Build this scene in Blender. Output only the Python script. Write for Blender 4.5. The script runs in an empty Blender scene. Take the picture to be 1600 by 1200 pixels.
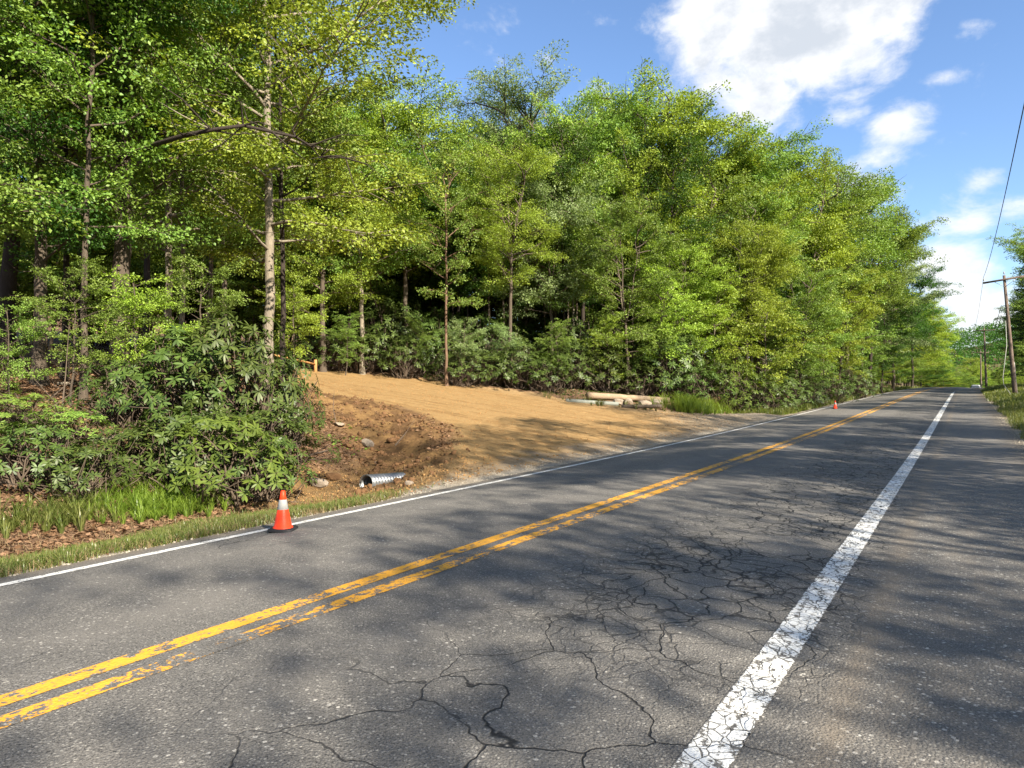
import bpy, math, random
import numpy as np
from mathutils import Vector, Matrix
S = bpy.context.scene
C = S.collection
R_ = math.radians
# ------------------------------------------------------------------ camera, sun, sky, exposure
F = 1109.0; YAW = R_(32.5); EYE = 1.75
cs, sn = math.cos(YAW), math.sin(YAW)
cam = bpy.data.cameras.new('camera'); camo = bpy.data.objects.new('camera', cam); C.objects.link(camo)
camo.location = (0, 0, EYE); camo.rotation_euler = (R_(90), 0, YAW)
cam.sensor_width = 36; cam.lens = F/1600*36; cam.clip_start = .05; cam.clip_end = 6000
S.camera = camo
SUN_EL = R_(34); SUN_DIR = Vector((.95, -.31, 0)).normalized()
tosun = Vector((SUN_DIR.x*math.cos(SUN_EL), SUN_DIR.y*math.cos(SUN_EL), math.sin(SUN_EL)))
sd = bpy.data.lights.new('sun', 'SUN'); sd.energy = 5.0; sd.angle = R_(.53); sd.color = (1, .9, .74)
so = bpy.data.objects.new('sun', sd); C.objects.link(so); so.rotation_euler = tosun.to_track_quat('Z', 'Y').to_euler()
S.view_settings.view_transform = 'Standard'; S.view_settings.look = 'None'
S.view_settings.exposure = 1.48; S.view_settings.gamma = 1; S.view_settings.use_curve_mapping = False
S.render.engine = 'CYCLES'
S.cycles.max_bounces = 7; S.cycles.diffuse_bounces = 4; S.cycles.transmission_bounces = 5; S.cycles.glossy_bounces = 2
S.cycles.use_denoising = True; S.cycles.caustics_reflective = False; S.cycles.caustics_refractive = False
SKY_STRENGTH = .12

class NT:
    """small helper round a node tree"""
    def __init__(s, nt):
        s.t = nt; nt.nodes.clear()
    def n(s, typ, ins=None, **kw):
        nd = s.t.nodes.new(typ)
        for k, v in kw.items(): setattr(nd, k, v)
        if ins:
            for k, v in ins.items():
                sock = nd.inputs[k]
                if hasattr(v, 'is_output'): s.t.links.new(v, sock)
                else:
                    if isinstance(v, (tuple, list)) and len(v) == 3 and sock.type == 'RGBA': v = (*v, 1)
                    sock.default_value = v
        return nd
    def m(s, op, a, b=0.0, c=None, clamp=False):
        d = {0: a, 1: b}
        if c is not None: d[2] = c
        return s.n('ShaderNodeMath', d, operation=op, use_clamp=clamp).outputs[0]
    def v(s, op, a, b=(0, 0, 0)):
        return s.n('ShaderNodeVectorMath', {0: a, 1: b}, operation=op).outputs[0]
    def mix(s, f, a, b, blend='MIX'):
        nd = s.n('ShaderNodeMix', {0: f, 6: a, 7: b}, data_type='RGBA', blend_type=blend)
        return nd.outputs[2]
    def noise(s, vec, scale, detail=4, rough=.55, dist=0, col=False):
        nd = s.n('ShaderNodeTexNoise', {'Vector': vec, 'Scale': scale, 'Detail': detail, 'Roughness': rough, 'Distortion': dist})
        return nd.outputs[1 if col else 0]
    def step(s, x, a, b, lo=0., hi=1.):
        nd = s.n('ShaderNodeMapRange', {0: x, 1: a, 2: b, 3: lo, 4: hi}, interpolation_type='SMOOTHSTEP')
        return nd.outputs[0]
    def link(s, a, b): s.t.links.new(a, b)

def px_az_el(x, y):
    t = (x-800)/F; e = (600-y)/F
    d = Vector((-sn+t*cs, cs+t*sn, e)).normalized()
    return math.atan2(d.x, d.y), math.asin(d.z)

def make_world():
    w = bpy.data.worlds.new('World'); S.world = w; w.use_nodes = True
    q = NT(w.node_tree)
    sky = q.n('ShaderNodeTexSky', sky_type='NISHITA', sun_disc=False, sun_elevation=SUN_EL,
              sun_rotation=math.atan2(SUN_DIR.x, SUN_DIR.y), altitude=300, air_density=1.0, dust_density=.5, ozone_density=2.2)
    d = q.n('ShaderNodeTexCoord').outputs['Generated']
    sp = q.n('ShaderNodeSeparateXYZ', {0: d})
    az = q.m('ARCTAN2', sp.outputs[0], sp.outputs[1]); el = q.m('ARCSINE', sp.outputs[2])
    # cloud positions: centre x, centre y, half width, half height, weight
    blobs = [(1125, 40, 85, 100, 1.35), (1240, 50, 150, 100, 1.7), (1370, 0, 110, 80, 1.4), (1190, 140, 75, 65, 1.25), (1120, 110, 60, 60, .9),
             (1395, 190, 60, 40, .85), (1385, 250, 40, 30, .7), (1330, 165, 60, 34, .8), (1510, 45, 50, 26, .72), (1474, 120, 34, 14, .6),
             (1500, 350, 75, 32, .8), (1480, 430, 80, 70, 1.05), (1540, 500, 110, 70, 1.0), (1540, 280, 34, 20, .7), (1590, 330, 40, 20, .65),
             (1340, 290, 60, 40, .75), (850, 92, 22, 14, .55), (330, 140, 90, 60, .9), (940, 140, 40, 30, .6), (60, 90, 90, 40, .6)]
    tot = None
    for bx, by, hw, hh, wt in blobs:
        a0, e0 = px_az_el(bx, by); a1, _ = px_az_el(bx+hw, by); _, e1 = px_az_el(bx, by-hh)
        da = q.m('MULTIPLY', q.m('SUBTRACT', az, a0), 1/abs(a1-a0)); de = q.m('MULTIPLY', q.m('SUBTRACT', el, e0), 1/abs(e1-e0))
        r2 = q.m('ADD', q.m('MULTIPLY', da, da), q.m('MULTIPLY', de, de))
        g = q.m('MULTIPLY', q.m('EXPONENT', q.m('MULTIPLY', r2, -.8)), wt)
        tot = g if tot is None else q.m('MAXIMUM', tot, g)
    # scattered clouds go on unseen outside the view, thickened to whiten the ambient light
    pl = q.v('DIVIDE', d, q.n('ShaderNodeCombineXYZ', {0: q.m('ADD', sp.outputs[2], .25), 1: q.m('ADD', sp.outputs[2], .25), 2: 1.0}).outputs[0])
    inview = q.step(q.n('ShaderNodeVectorMath', {0: d, 1: (-sn, cs, 0)}, operation='DOT_PRODUCT').outputs['Value'], .55, .75)
    gen = q.m('MULTIPLY', q.step(q.noise(pl, 1.3, 4), .42, .62), q.m('SUBTRACT', 1, inview))
    tot = q.m('MAXIMUM', tot, gen)
    wv = q.n('ShaderNodeCombineXYZ', {0: q.m('MULTIPLY', az, 1.0), 1: q.m('MULTIPLY', el, 1.5), 2: 0}).outputs[0]
    f1 = q.noise(wv, 9, 8, .62, .4); f2 = q.noise(wv, 28, 6, .6, .2)
    ff = q.m('ADD', q.m('MULTIPLY', q.m('SUBTRACT', f1, .5), 2.3), q.m('MULTIPLY', q.m('SUBTRACT', f2, .5), .8))
    dens = q.m('ADD', tot, ff)
    cov = q.step(dens, .20, 1.1)
    shade = q.step(q.m('ADD', tot, q.m('MULTIPLY', q.m('SUBTRACT', q.noise(wv, 14, 5, .6), .5), 2.6)), .8, 1.75)
    cc = q.mix(shade, (3.5, 3.5, 3.5), (2.25, 2.4, 2.6))
    base = q.mix(1.0, sky.outputs[0], (.60, .66, .74), 'MULTIPLY')
    col = q.mix(q.m('MULTIPLY', cov, .93), base, cc)
    bg = q.n('ShaderNodeBackground', {0: col, 1: SKY_STRENGTH})
    out = q.n('ShaderNodeOutputWorld'); q.link(bg.outputs[0], out.inputs[0])
make_world()

# ------------------------------------------------------------------ helpers
def noise2(x, y, seed=0):
    x = np.asarray(x, float); y = np.asarray(y, float)
    xi = np.floor(x).astype(np.int64); yi = np.floor(y).astype(np.int64); xf = x-xi; yf = y-yi
    def h(a, b):
        n = (a*374761393+b*668265263+seed*1442695041) & 0xffffffff
        n = ((n ^ (n >> 13))*1274126177) & 0xffffffff
        return ((n ^ (n >> 16)) & 0xffff)/65535.
    u = xf*xf*(3-2*xf); v = yf*yf*(3-2*yf)
    return (h(xi, yi)*(1-u)+h(xi+1, yi)*u)*(1-v)+(h(xi, yi+1)*(1-u)+h(xi+1, yi+1)*u)*v
def fbm(x, y, oct=4, seed=0):
    s = 0; a = .5; t = 0
    for i in range(oct):
        s = s+a*noise2(x*2**i, y*2**i, seed+i); t += a; a *= .5
    return s/t
def sstep(x, a, b):
    t = np.clip((x-a)/(b-a), 0, 1); return t*t*(3-2*t)

def mesh_obj(name, V, faces, mat, parent=None, smooth=False, attrs=None, mats=None, mi=None):
    """V (n,3); faces: (m,k) array or list of arrays of one k each"""
    me = bpy.data.meshes.new(name)
    V = np.asarray(V, np.float32)
    if isinstance(faces, np.ndarray): faces = [faces]
    faces = [np.asarray(f, np.int32) for f in faces if len(f)]
    me.vertices.add(len(V)); me.vertices.foreach_set('co', V.ravel())
    nl = sum(f.size for f in faces); nf = sum(len(f) for f in faces)
    me.loops.add(nl); me.polygons.add(nf)
    me.loops.foreach_set('vertex_index', np.concatenate([f.ravel() for f in faces]))
    tot = np.concatenate([np.full(len(f), f.shape[1], np.int32) for f in faces])
    st = np.concatenate([[0], np.cumsum(tot)[:-1]]).astype(np.int32)
    me.polygons.foreach_set('loop_start', st); me.polygons.foreach_set('loop_total', tot)
    if smooth: me.polygons.foreach_set('use_smooth', np.ones(nf, bool))
    for m_ in (mats or [mat]): me.materials.append(m_)
    if mi is not None: me.polygons.foreach_set('material_index', np.asarray(mi, np.int32))
    if attrs:
        for k, a in attrs.items():
            at = me.attributes.new(k, 'FLOAT', 'POINT'); at.data.foreach_set('value', np.asarray(a, np.float32))
    me.update(); me.validate()
    o = bpy.data.objects.new(name, me); C.objects.link(o)
    if parent: o.parent = parent
    return o

class MB:
    def __init__(s): s.V = []; s.Q = []; s.T = []; s.n = 0
    def add(s, v, q=None, t=None):
        v = np.asarray(v, float)
        if q is not None and len(q): s.Q.append(np.asarray(q)+s.n)
        if t is not None and len(t): s.T.append(np.asarray(t)+s.n)
        s.V.append(v); s.n += len(v)
    def tube(s, P, r, k=6, cap=True):
        P = np.asarray(P, float); r = np.broadcast_to(np.asarray(r, float), (len(P),))
        d = np.gradient(P, axis=0); d /= np.linalg.norm(d, axis=1)[:, None]+1e-9
        ref = np.array([0, 0, 1.]) if abs(d[:, 2]).mean() < .8 else np.array([1., 0, 0])
        a = np.cross(d, ref); a /= np.linalg.norm(a, axis=1)[:, None]+1e-9; b = np.cross(d, a)
        th = np.arange(k)*2*np.pi/k
        v = P[:, None]+r[:, None, None]*(np.cos(th)[None, :, None]*a[:, None]+np.sin(th)[None, :, None]*b[:, None])
        n = len(P); i = np.arange(n-1)[:, None]*k; j = np.arange(k)[None]; j2 = (j+1) % k
        q = np.stack([i+j, i+j2, i+k+j2, i+k+j], -1).reshape(-1, 4)
        v = v.reshape(-1, 3); t = []
        if cap:
            v = np.vstack([v, P[:1], P[-1:]]); c0 = n*k
            t = [(c0, (x+1) % k, x) for x in range(k)]+[(c0+1, (n-1)*k+x, (n-1)*k+(x+1) % k) for x in range(k)]
        s.add(v, q, t)
    def box(s, c, h, rot=None):
        v = np.array([(x, y, z) for x in (-1, 1) for y in (-1, 1) for z in (-1, 1)], float)*np.asarray(h)
        if rot is not None: v = v@np.array(rot.to_3x3()).T
        s.add(v+np.asarray(c), [(0, 1, 3, 2), (4, 6, 7, 5), (0, 4, 5, 1), (2, 3, 7, 6), (0, 2, 6, 4), (1, 5, 7, 3)])
    def lathe(s, prof, k=24, c=(0, 0, 0)):
        th = np.arange(k)*2*np.pi/k; p = np.asarray(prof, float)
        v = np.stack([p[:, None, 0]*np.cos(th), p[:, None, 0]*np.sin(th), np.repeat(p[:, None, 1], k, 1)], -1).reshape(-1, 3)+np.asarray(c)
        n = len(p); i = np.arange(n-1)[:, None]*k; j = np.arange(k)[None]; j2 = (j+1) % k
        s.add(v, np.stack([i+j, i+j2, i+k+j2, i+k+j], -1).reshape(-1, 4))
    def build(s, name, mat, parent=None, smooth=False, attrs=None):
        f = []
        if s.Q: f.append(np.concatenate(s.Q))
        if s.T: f.append(np.concatenate(s.T))
        return mesh_obj(name, np.concatenate(s.V), f, mat, parent, smooth, attrs)

def tag(o, label=None, cat=None, group=None, kind=None):
    if label: o['label'] = label
    if cat: o['category'] = cat
    if group: o['group'] = group
    if kind: o['kind'] = kind
    return o
def empty(name, loc=(0, 0, 0), rz=0, sc=1):
    o = bpy.data.objects.new(name, None); C.objects.link(o); o.location = loc; o.rotation_euler = (0, 0, rz)
    o.scale = (sc, sc, sc) if isinstance(sc, (int, float)) else sc
    o.empty_display_size = .3
    return o
def copy_tree(o, parent=None):
    c = o.copy(); C.objects.link(c); c.parent = parent
    for ch in list(o.children): copy_tree(ch, c)
    return c

# ------------------------------------------------------------------ terrain functions (x across the road, y along it)
_ys = np.arange(-120, 900, 1.)
_p = np.interp(_ys, [-120, 22, 46, 90, 136, 165, 230, 400, 900], [0, 0, .3, .8, 1.28, .1, -2, -4, -6])
_k = np.exp(-.5*(np.arange(-20, 21)/7.)**2); _k /= _k.sum(); _p = np.convolve(np.pad(_p, 20, 'edge'), _k, 'valid')
def prof(Y): return np.interp(Y, _ys, _p)
def shift(Y): return np.clip(np.asarray(Y, float)-80, 0, 320)**2/1500.
def sharp(x, xs, zs): return np.interp(x, xs, zs)
NEARB = ([0, .6, 2.2, 5, 8.5, 13, 21, 40], [9.6, 10.6, 13.2, 16.5, 18.6, 18.4, 19, 19])
FARB = ([0, 1.2, 2.3, 4, 9, 21, 40], [37.5, 36.6, 33.5, 30.8, 29.6, 27, 24])
def masks(X, Y):
    X = np.asarray(X, float); Y = np.asarray(Y, float)
    u = -(X-shift(Y))-7.45
    nb = np.interp(u, *NEARB); fb = np.interp(u, *FARB)
    wig = (fbm(X*.7, Y*.7, 3, 5)-.5)
    wig2 = (fbm(X*3, Y*3, 3, 8)-.5)
    drive = sstep(Y+wig*1.0, nb-.6, nb+.2)*(1-sstep(Y+wig*1.2+wig2*.6, fb-.1, fb+.2))*(u > 0)
    loose = sstep(Y+wig*1.5+wig2*.5, nb-4.6, nb-3.2)*(1-sstep(Y+wig*2.6+wig2, nb-1.3, nb+.5))*sstep(u+wig, .7, 1.5)*(1-sstep(u, 13, 15))
    sand = sstep(Y+wig*2, 7.2, 9)*(1-sstep(Y, 10, 14))*sstep(u, .25, .6)*(1-sstep(u+wig*1.5, 4.0, 5))
    return u, nb, fb, drive, loose, sand
def tz(X, Y, fine=True):
    X = np.asarray(X, float); Y = np.asarray(Y, float)
    xr = X-shift(Y); u = -xr-7.45; v = xr-1.45
    P = prof(Y)
    road = np.clip(.10*(1-((xr+4.0)/3.05)**2), -.07, .1)
    near = sharp(u, [0, .6, 1.6, 2.6, 3.8, 5, 7, 9, 11, 15, 25, 60, 300], [-.07, -.12, -.3, -.5, -.42, -.05, .65, 1.25, 1.7, 2.2, 3.1, 6, 40])
    far = sharp(u, [0, 1.5, 2.5, 4, 7, 12, 25, 60, 300], [-.07, -.15, -.1, .35, 1.0, 1.6, 3, 6, 40])
    drv = sharp(u, [0, 1, 21, 30, 60, 300], [-.07, .06, 2.42, 3.2, 6, 40])
    nb = np.interp(u, *NEARB); fb = np.interp(u, *FARB)
    slope_w = np.interp(u, [0, 1, 3, 8, 14], [1.5, 2.5, 3.3, 4, 4])
    wn = sstep(Y, nb-slope_w, nb); wf = sstep(Y, fb-.3, fb+3)
    left = near*(1-wn)+drv*wn*(1-wf)+(far)*wf*wn
    left = left+P
    right = sharp(v, [0, .5, 2, 5, 10, 30, 300], [-.01, .0, .3, .55, 1.3, 4, 50])+P
    z = np.where(u > 0, left, np.where(v > 0, right, P+np.where(xr > -1, -.0, road)))
    if fine:
        _, _, _, dr, lo, sa = masks(X, Y)
        rough = (fbm(X*.8, Y*.8, 4, 11)-.5)
        off = np.clip(u, 0, 1.5)/1.5+np.clip(v, 0, 1)
        z = z+rough*off*np.where(dr > .5, .06, .22)
        z = z+lo*off*((fbm(X*1.9, Y*1.9, 4, 21)-.45)*.30+(fbm(X*7, Y*7, 3, 31)-.5)*.12)
        z = z+dr*(np.clip(u, 0, 1))*((fbm(X*5, Y*2.2, 3, 41)-.5)*.035)
        z = z+sa*off*(fbm(X*5, Y*5, 3, 51)-.5)*.07
        z = z+np.exp(-((Y-fb-.5)/.45)**2)*(u > 3)*(u < 20)*(.10+.25*(fbm(X*1.3, Y*1.3, 3, 61)-.4))
    return z
def tz1(x, y): return float(tz(np.array([x]), np.array([y]))[0])
def world(px, depth):
    t = (px-800)/F
    return (depth*(-sn+t*cs), depth*(cs+t*sn))
def at(px, py):
    """where the ray through this photograph point meets the ground"""
    t = (px-800)/F; e = (600-py)/F
    D = np.arange(2, 260, .04)
    X = D*(-sn+t*cs); Y = D*(cs+t*sn)
    g = tz(X, Y); k = np.argmax(EYE+D*e < g)
    return float(X[k]), float(Y[k]), float(g[k])

# ------------------------------------------------------------------ materials
def newmat(name):
    m = bpy.data.materials.new(name); m.use_nodes = True
    return m, NT(m.node_tree)
def finish(q, col, rough=.8, bump=None, bstr=.3, bdist=.02, spec=.3, metal=0):
    ins = {'Base Color': col, 'Roughness': rough, 'Specular IOR Level': spec, 'Metallic': metal}
    if bump is not None:
        ins['Normal'] = q.n('ShaderNodeBump', {'Strength': bstr, 'Distance': bdist, 'Height': bump}).outputs[0]
    b = q.n('ShaderNodeBsdfPrincipled', ins)
    o = q.n('ShaderNodeOutputMaterial'); q.link(b.outputs[0], o.inputs[0])
def simple(name, col, rough=.6, var=.15, scale=8, bump=.0, metal=0, spec=.3):
    m, q = newmat(name)
    p = q.n('ShaderNodeTexCoord').outputs['Object']
    nz = q.noise(p, scale, 5, .6)
    c = q.mix(nz, tuple(x*(1-var) for x in col), tuple(min(1, x*(1+var)) for x in col))
    finish(q, c, rough, nz if bump else None, bump, .02, spec, metal)
    return m

def asphalt_nodes(q, pos, shoulder=False):
    sp = q.n('ShaderNodeSeparateXYZ', {0: pos}); X, Y = sp.outputs[0], sp.outputs[1]
    gr1 = q.noise(pos, 170, 2, .8); big = q.noise(pos, .5, 4, .6); med = q.noise(pos, 4, 5, .6); fine = q.noise(pos, 90, 3, .7)
    c = q.mix(big, (.094, .090, .085), (.134, .127, .117))
    c = q.mix(q.m('MULTIPLY', q.step(med, .35, .75), .5), c, (.168, .158, .143))
    c = q.mix(q.step(gr1, .38, .30), c, (.02, .02, .021)); c = q.mix(q.step(gr1, .56, .68), c, (.27, .255, .235))
    # pale aggregate stones
    vor = q.n('ShaderNodeTexVoronoi', {'Vector': pos, 'Scale': 62 if not shoulder else 58, 'Randomness': 1})
    vs = q.n('ShaderNodeSeparateColor', {0: vor.outputs['Color']})
    stone = q.m('MULTIPLY', q.step(vs.outputs[0], .55, .8), q.step(vor.outputs['Distance'], .62, .3))
    c = q.mix(q.m('MULTIPLY', stone, .75), c, q.mix(vs.outputs[1], (.15, .145, .135), (.40, .38, .34)))
    vor2 = q.n('ShaderNodeTexVoronoi', {'Vector': pos, 'Scale': 23, 'Randomness': 1})
    vs2 = q.n('ShaderNodeSeparateColor', {0: vor2.outputs['Color']})
    st2 = q.m('MULTIPLY', q.step(vs2.outputs[2], .86, .93), q.step(vor2.outputs['Distance'], .32, .2))
    c = q.mix(q.m('MULTIPLY', st2, .85), c, (.45, .43, .39))
    pit = q.m('MULTIPLY', q.step(fine, .49, .36), .85)
    c = q.mix(pit, c, (.015, .015, .016))
    # cracks: wandering cells, only where the old surface has broken up
    wob = q.v('SCALE', q.noise(pos, 1.5, 4, .5, col=True)); wob.node.inputs['Scale'].default_value = .6
    wp = q.v('ADD', pos, wob)
    e1 = q.n('ShaderNodeTexVoronoi', {'Vector': wp, 'Scale': 1.25}, feature='DISTANCE_TO_EDGE').outputs['Distance']
    e2 = q.n('ShaderNodeTexVoronoi', {'Vector': wp, 'Scale': 2.6}, feature='DISTANCE_TO_EDGE').outputs['Distance']
    lane = q.m('MULTIPLY', q.step(X, -3.7, -2.2), q.step(X, -.4, -1.0))
    far = q.m('MULTIPLY', q.step(Y, 1.2, 2.6), 1.0)
    patch = q.step(q.noise(pos, .55, 2, .5), .34, .46)
    k1 = q.m('MULTIPLY', q.step(e1, .011, .002), q.m('MULTIPLY', q.m('MULTIPLY', lane, far), q.step(q.noise(pos, .8, 3), .34, .48)))
    k2 = q.m('MULTIPLY', q.step(e2, .032, .008), q.m('MULTIPLY', q.m('MULTIPLY', lane, q.step(Y, 3.5, 6)), patch))
    k3 = q.m('MULTIPLY', q.step(e1, .009, .002), q.step(q.noise(pos, .33, 2), .60, .68))
    e4 = q.n('ShaderNodeTexVoronoi', {'Vector': wp, 'Scale': 5.5}, feature='DISTANCE_TO_EDGE').outputs['Distance']
    k4 = q.m('MULTIPLY', q.step(e4, .055, .014), q.m('MULTIPLY', q.m('MULTIPLY', lane, q.step(Y, 3.0, 5)), q.step(q.noise(pos, .9, 3, .5), .44, .53)))
    crack = q.m('MAXIMUM', q.m('MAXIMUM', k1, q.m('MAXIMUM', k2, q.m('MULTIPLY', k4, .8))), k3)
    # old sealed joint, worn pale wheel paths
    for xc, w, s_ in ((-1.75, .32, .22), (-3.1, .3, .18), (-4.95, .35, .25), (-6.3, .3, .22)):
        band = q.m('EXPONENT', q.m('MULTIPLY', q.m('POWER', q.m('DIVIDE', q.m('SUBTRACT', X, xc), w), 2.0), -1.0))
        c = q.mix(q.m('MULTIPLY', band, q.m('MULTIPLY', big, s_*1.8)), c, (.21, .195, .175))
    c = q.mix(q.m('MULTIPLY', crack, .92), c, (.008, .008, .009))
    # fine soil tracked from the driveway onto the near side lane
    tr = q.m('MULTIPLY', q.m('MULTIPLY', q.step(X, -4.3, -7.6), q.step(Y, 12, 24)), q.step(Y, 60, 36))
    swirl = q.noise(q.v('MULTIPLY', pos, (1.0, .35, 1)), 2.6, 6, .65, 1.5)
    c = q.mix(q.m('MULTIPLY', tr, q.step(swirl, .38, .75, 0, .75)), c, (.24, .20, .145))
    if shoulder:
        dust = q.m('MULTIPLY', q.step(q.noise(q.v('MULTIPLY', pos, (2.4, .35, 1)), 2.2, 5, .7), .42, .72), .32)
        c = q.mix(q.m('MULTIPLY', dust, q.step(X, -.95, -.55)), c, (.17, .14, .105))
        line = q.m('EXPONENT', q.m('MULTIPLY', q.m('POWER', q.m('DIVIDE', q.m('SUBTRACT', X, -.56), .09), 2.0), -1.0))
        c = q.mix(q.m('MULTIPLY', line, q.m('MULTIPLY', med, .8)), c, (.19, .155, .115))
        edge = q.step(q.m('ADD', X, q.m('MULTIPLY', med, .8)), 1.1, 1.9)
        c = q.mix(q.m('MULTIPLY', edge, .8), c, (.13, .105, .075))
    else:
        edge = q.step(q.m('ADD', X, q.m('MULTIPLY', med, -.5)), -7.35, -7.75)
        c = q.mix(q.m('MULTIPLY', edge, .75), c, (.16, .13, .095))
    h = q.m('ADD', q.m('MULTIPLY', fine, .7), q.m('MULTIPLY', q.m('SUBTRACT', 1, vor.outputs['Distance']), .7 if not shoulder else .8))
    h = q.m('SUBTRACT', h, q.m('MULTIPLY', crack, 1.4))
    return c, h, crack, e1, e2, wp
def mat_asphalt(shoulder=False):
    m, q = newmat('shoulder_asphalt' if shoulder else 'road_asphalt')
    pos = q.n('ShaderNodeTexCoord').outputs['Object']
    c, h, *_ = asphalt_nodes(q, pos, shoulder)
    finish(q, c, .82, h, .75 if not shoulder else .7, .012, .35)
    return m
def mat_paint(name, col, col2, kind):
    m, q = newmat(name)
    pos = q.n('ShaderNodeTexCoord').outputs['Object']
    c, h, crack, e1, e2, wp = asphalt_nodes(q, pos)
    sp = q.n('ShaderNodeSeparateXYZ', {0: pos}); X, Y = sp.outputs[0], sp.outputs[1]
    fine = q.noise(pos, 45, 4, .7); med = q.noise(q.v('MULTIPLY', pos, (1.6, .8, 1)), 9, 5, .65); big = q.noise(pos, .9, 3, .5)
    if kind == 'white':
        ed = q.n('ShaderNodeTexVoronoi', {'Vector': q.v('ADD', q.v('MULTIPLY', pos, (1, .8, 1)), wp), 'Scale': 5.5}, feature='DISTANCE_TO_EDGE').outputs['Distance']
        ed2 = q.n('ShaderNodeTexVoronoi', {'Vector': q.v('ADD', pos, wp), 'Scale': 19}, feature='DISTANCE_TO_EDGE').outputs['Distance']
        lost = q.m('MAXIMUM', q.step(ed, .045, .02), q.m('MULTIPLY', q.step(ed2, .06, .02), q.step(big, .5, .62)))
        lost = q.m('MAXIMUM', lost, q.step(q.m('ADD', q.m('MULTIPLY', med, .6), q.m('MULTIPLY', fine, .4)), .53, .56))
        nearm = q.m('MULTIPLY', q.step(Y, 2.6, 1.9), q.step(q.noise(pos, 12, 3, .6), .42, .52))
        nearm = q.m('MULTIPLY', nearm, q.step(X, -1.06, -.98))
        lost = q.m('MAXIMUM', lost, nearm)
        ex = q.m('ABSOLUTE', q.m('ADD', X, 1.01)); chip = q.m('ADD', ex, q.m('MULTIPLY', q.noise(pos, 22, 4, .7), .07))
        lost = q.m('MAXIMUM', lost, q.step(chip, .138, .143))
    elif kind == 'thin':
        lost = q.step(q.m('ADD', q.m('MULTIPLY', med, .55), q.m('MULTIPLY', fine, .45)), .53, .58)
    else:
        thr = q.m('ADD', q.m('MULTIPLY', q.m('SUBTRACT', big, .5), .34), q.m('ADD', q.m('MULTIPLY', med, .6), q.m('MULTIPLY', fine, .4)))
        gx = q.m('POWER', q.m('DIVIDE', q.m('SUBTRACT', X, -3.93), .13), 2.0); gy = q.m('POWER', q.m('DIVIDE', q.m('SUBTRACT', Y, 2.65), .33), 2.0)
        hole = q.m('MULTIPLY', q.m('EXPONENT', q.m('MULTIPLY', q.m('ADD', gx, gy), -.9)), .10)
        thr = q.m('ADD', thr, hole)
        thr = q.m('ADD', thr, q.m('MULTIPLY', q.step(X, -4.08, -4.06), .035))
        lost = q.m('MAXIMUM', q.step(thr, .515, .545), q.m('MULTIPLY', crack, .9))
    pc = q.mix(q.noise(pos, 14, 4, .6), col, col2)
    pc = q.mix(q.m('MULTIPLY', q.step(q.m('ADD', q.m('MULTIPLY', fine, .6), q.m('MULTIPLY', med, .4)), .46, .66), .5), pc, (.12, .11, .10))
    c = q.mix(lost, pc, c)
    h2 = q.m('ADD', h, q.m('MULTIPLY', q.m('SUBTRACT', 1, lost), .5))
    finish(q, c, .7, h2, .6, .01, .35)
    return m

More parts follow.
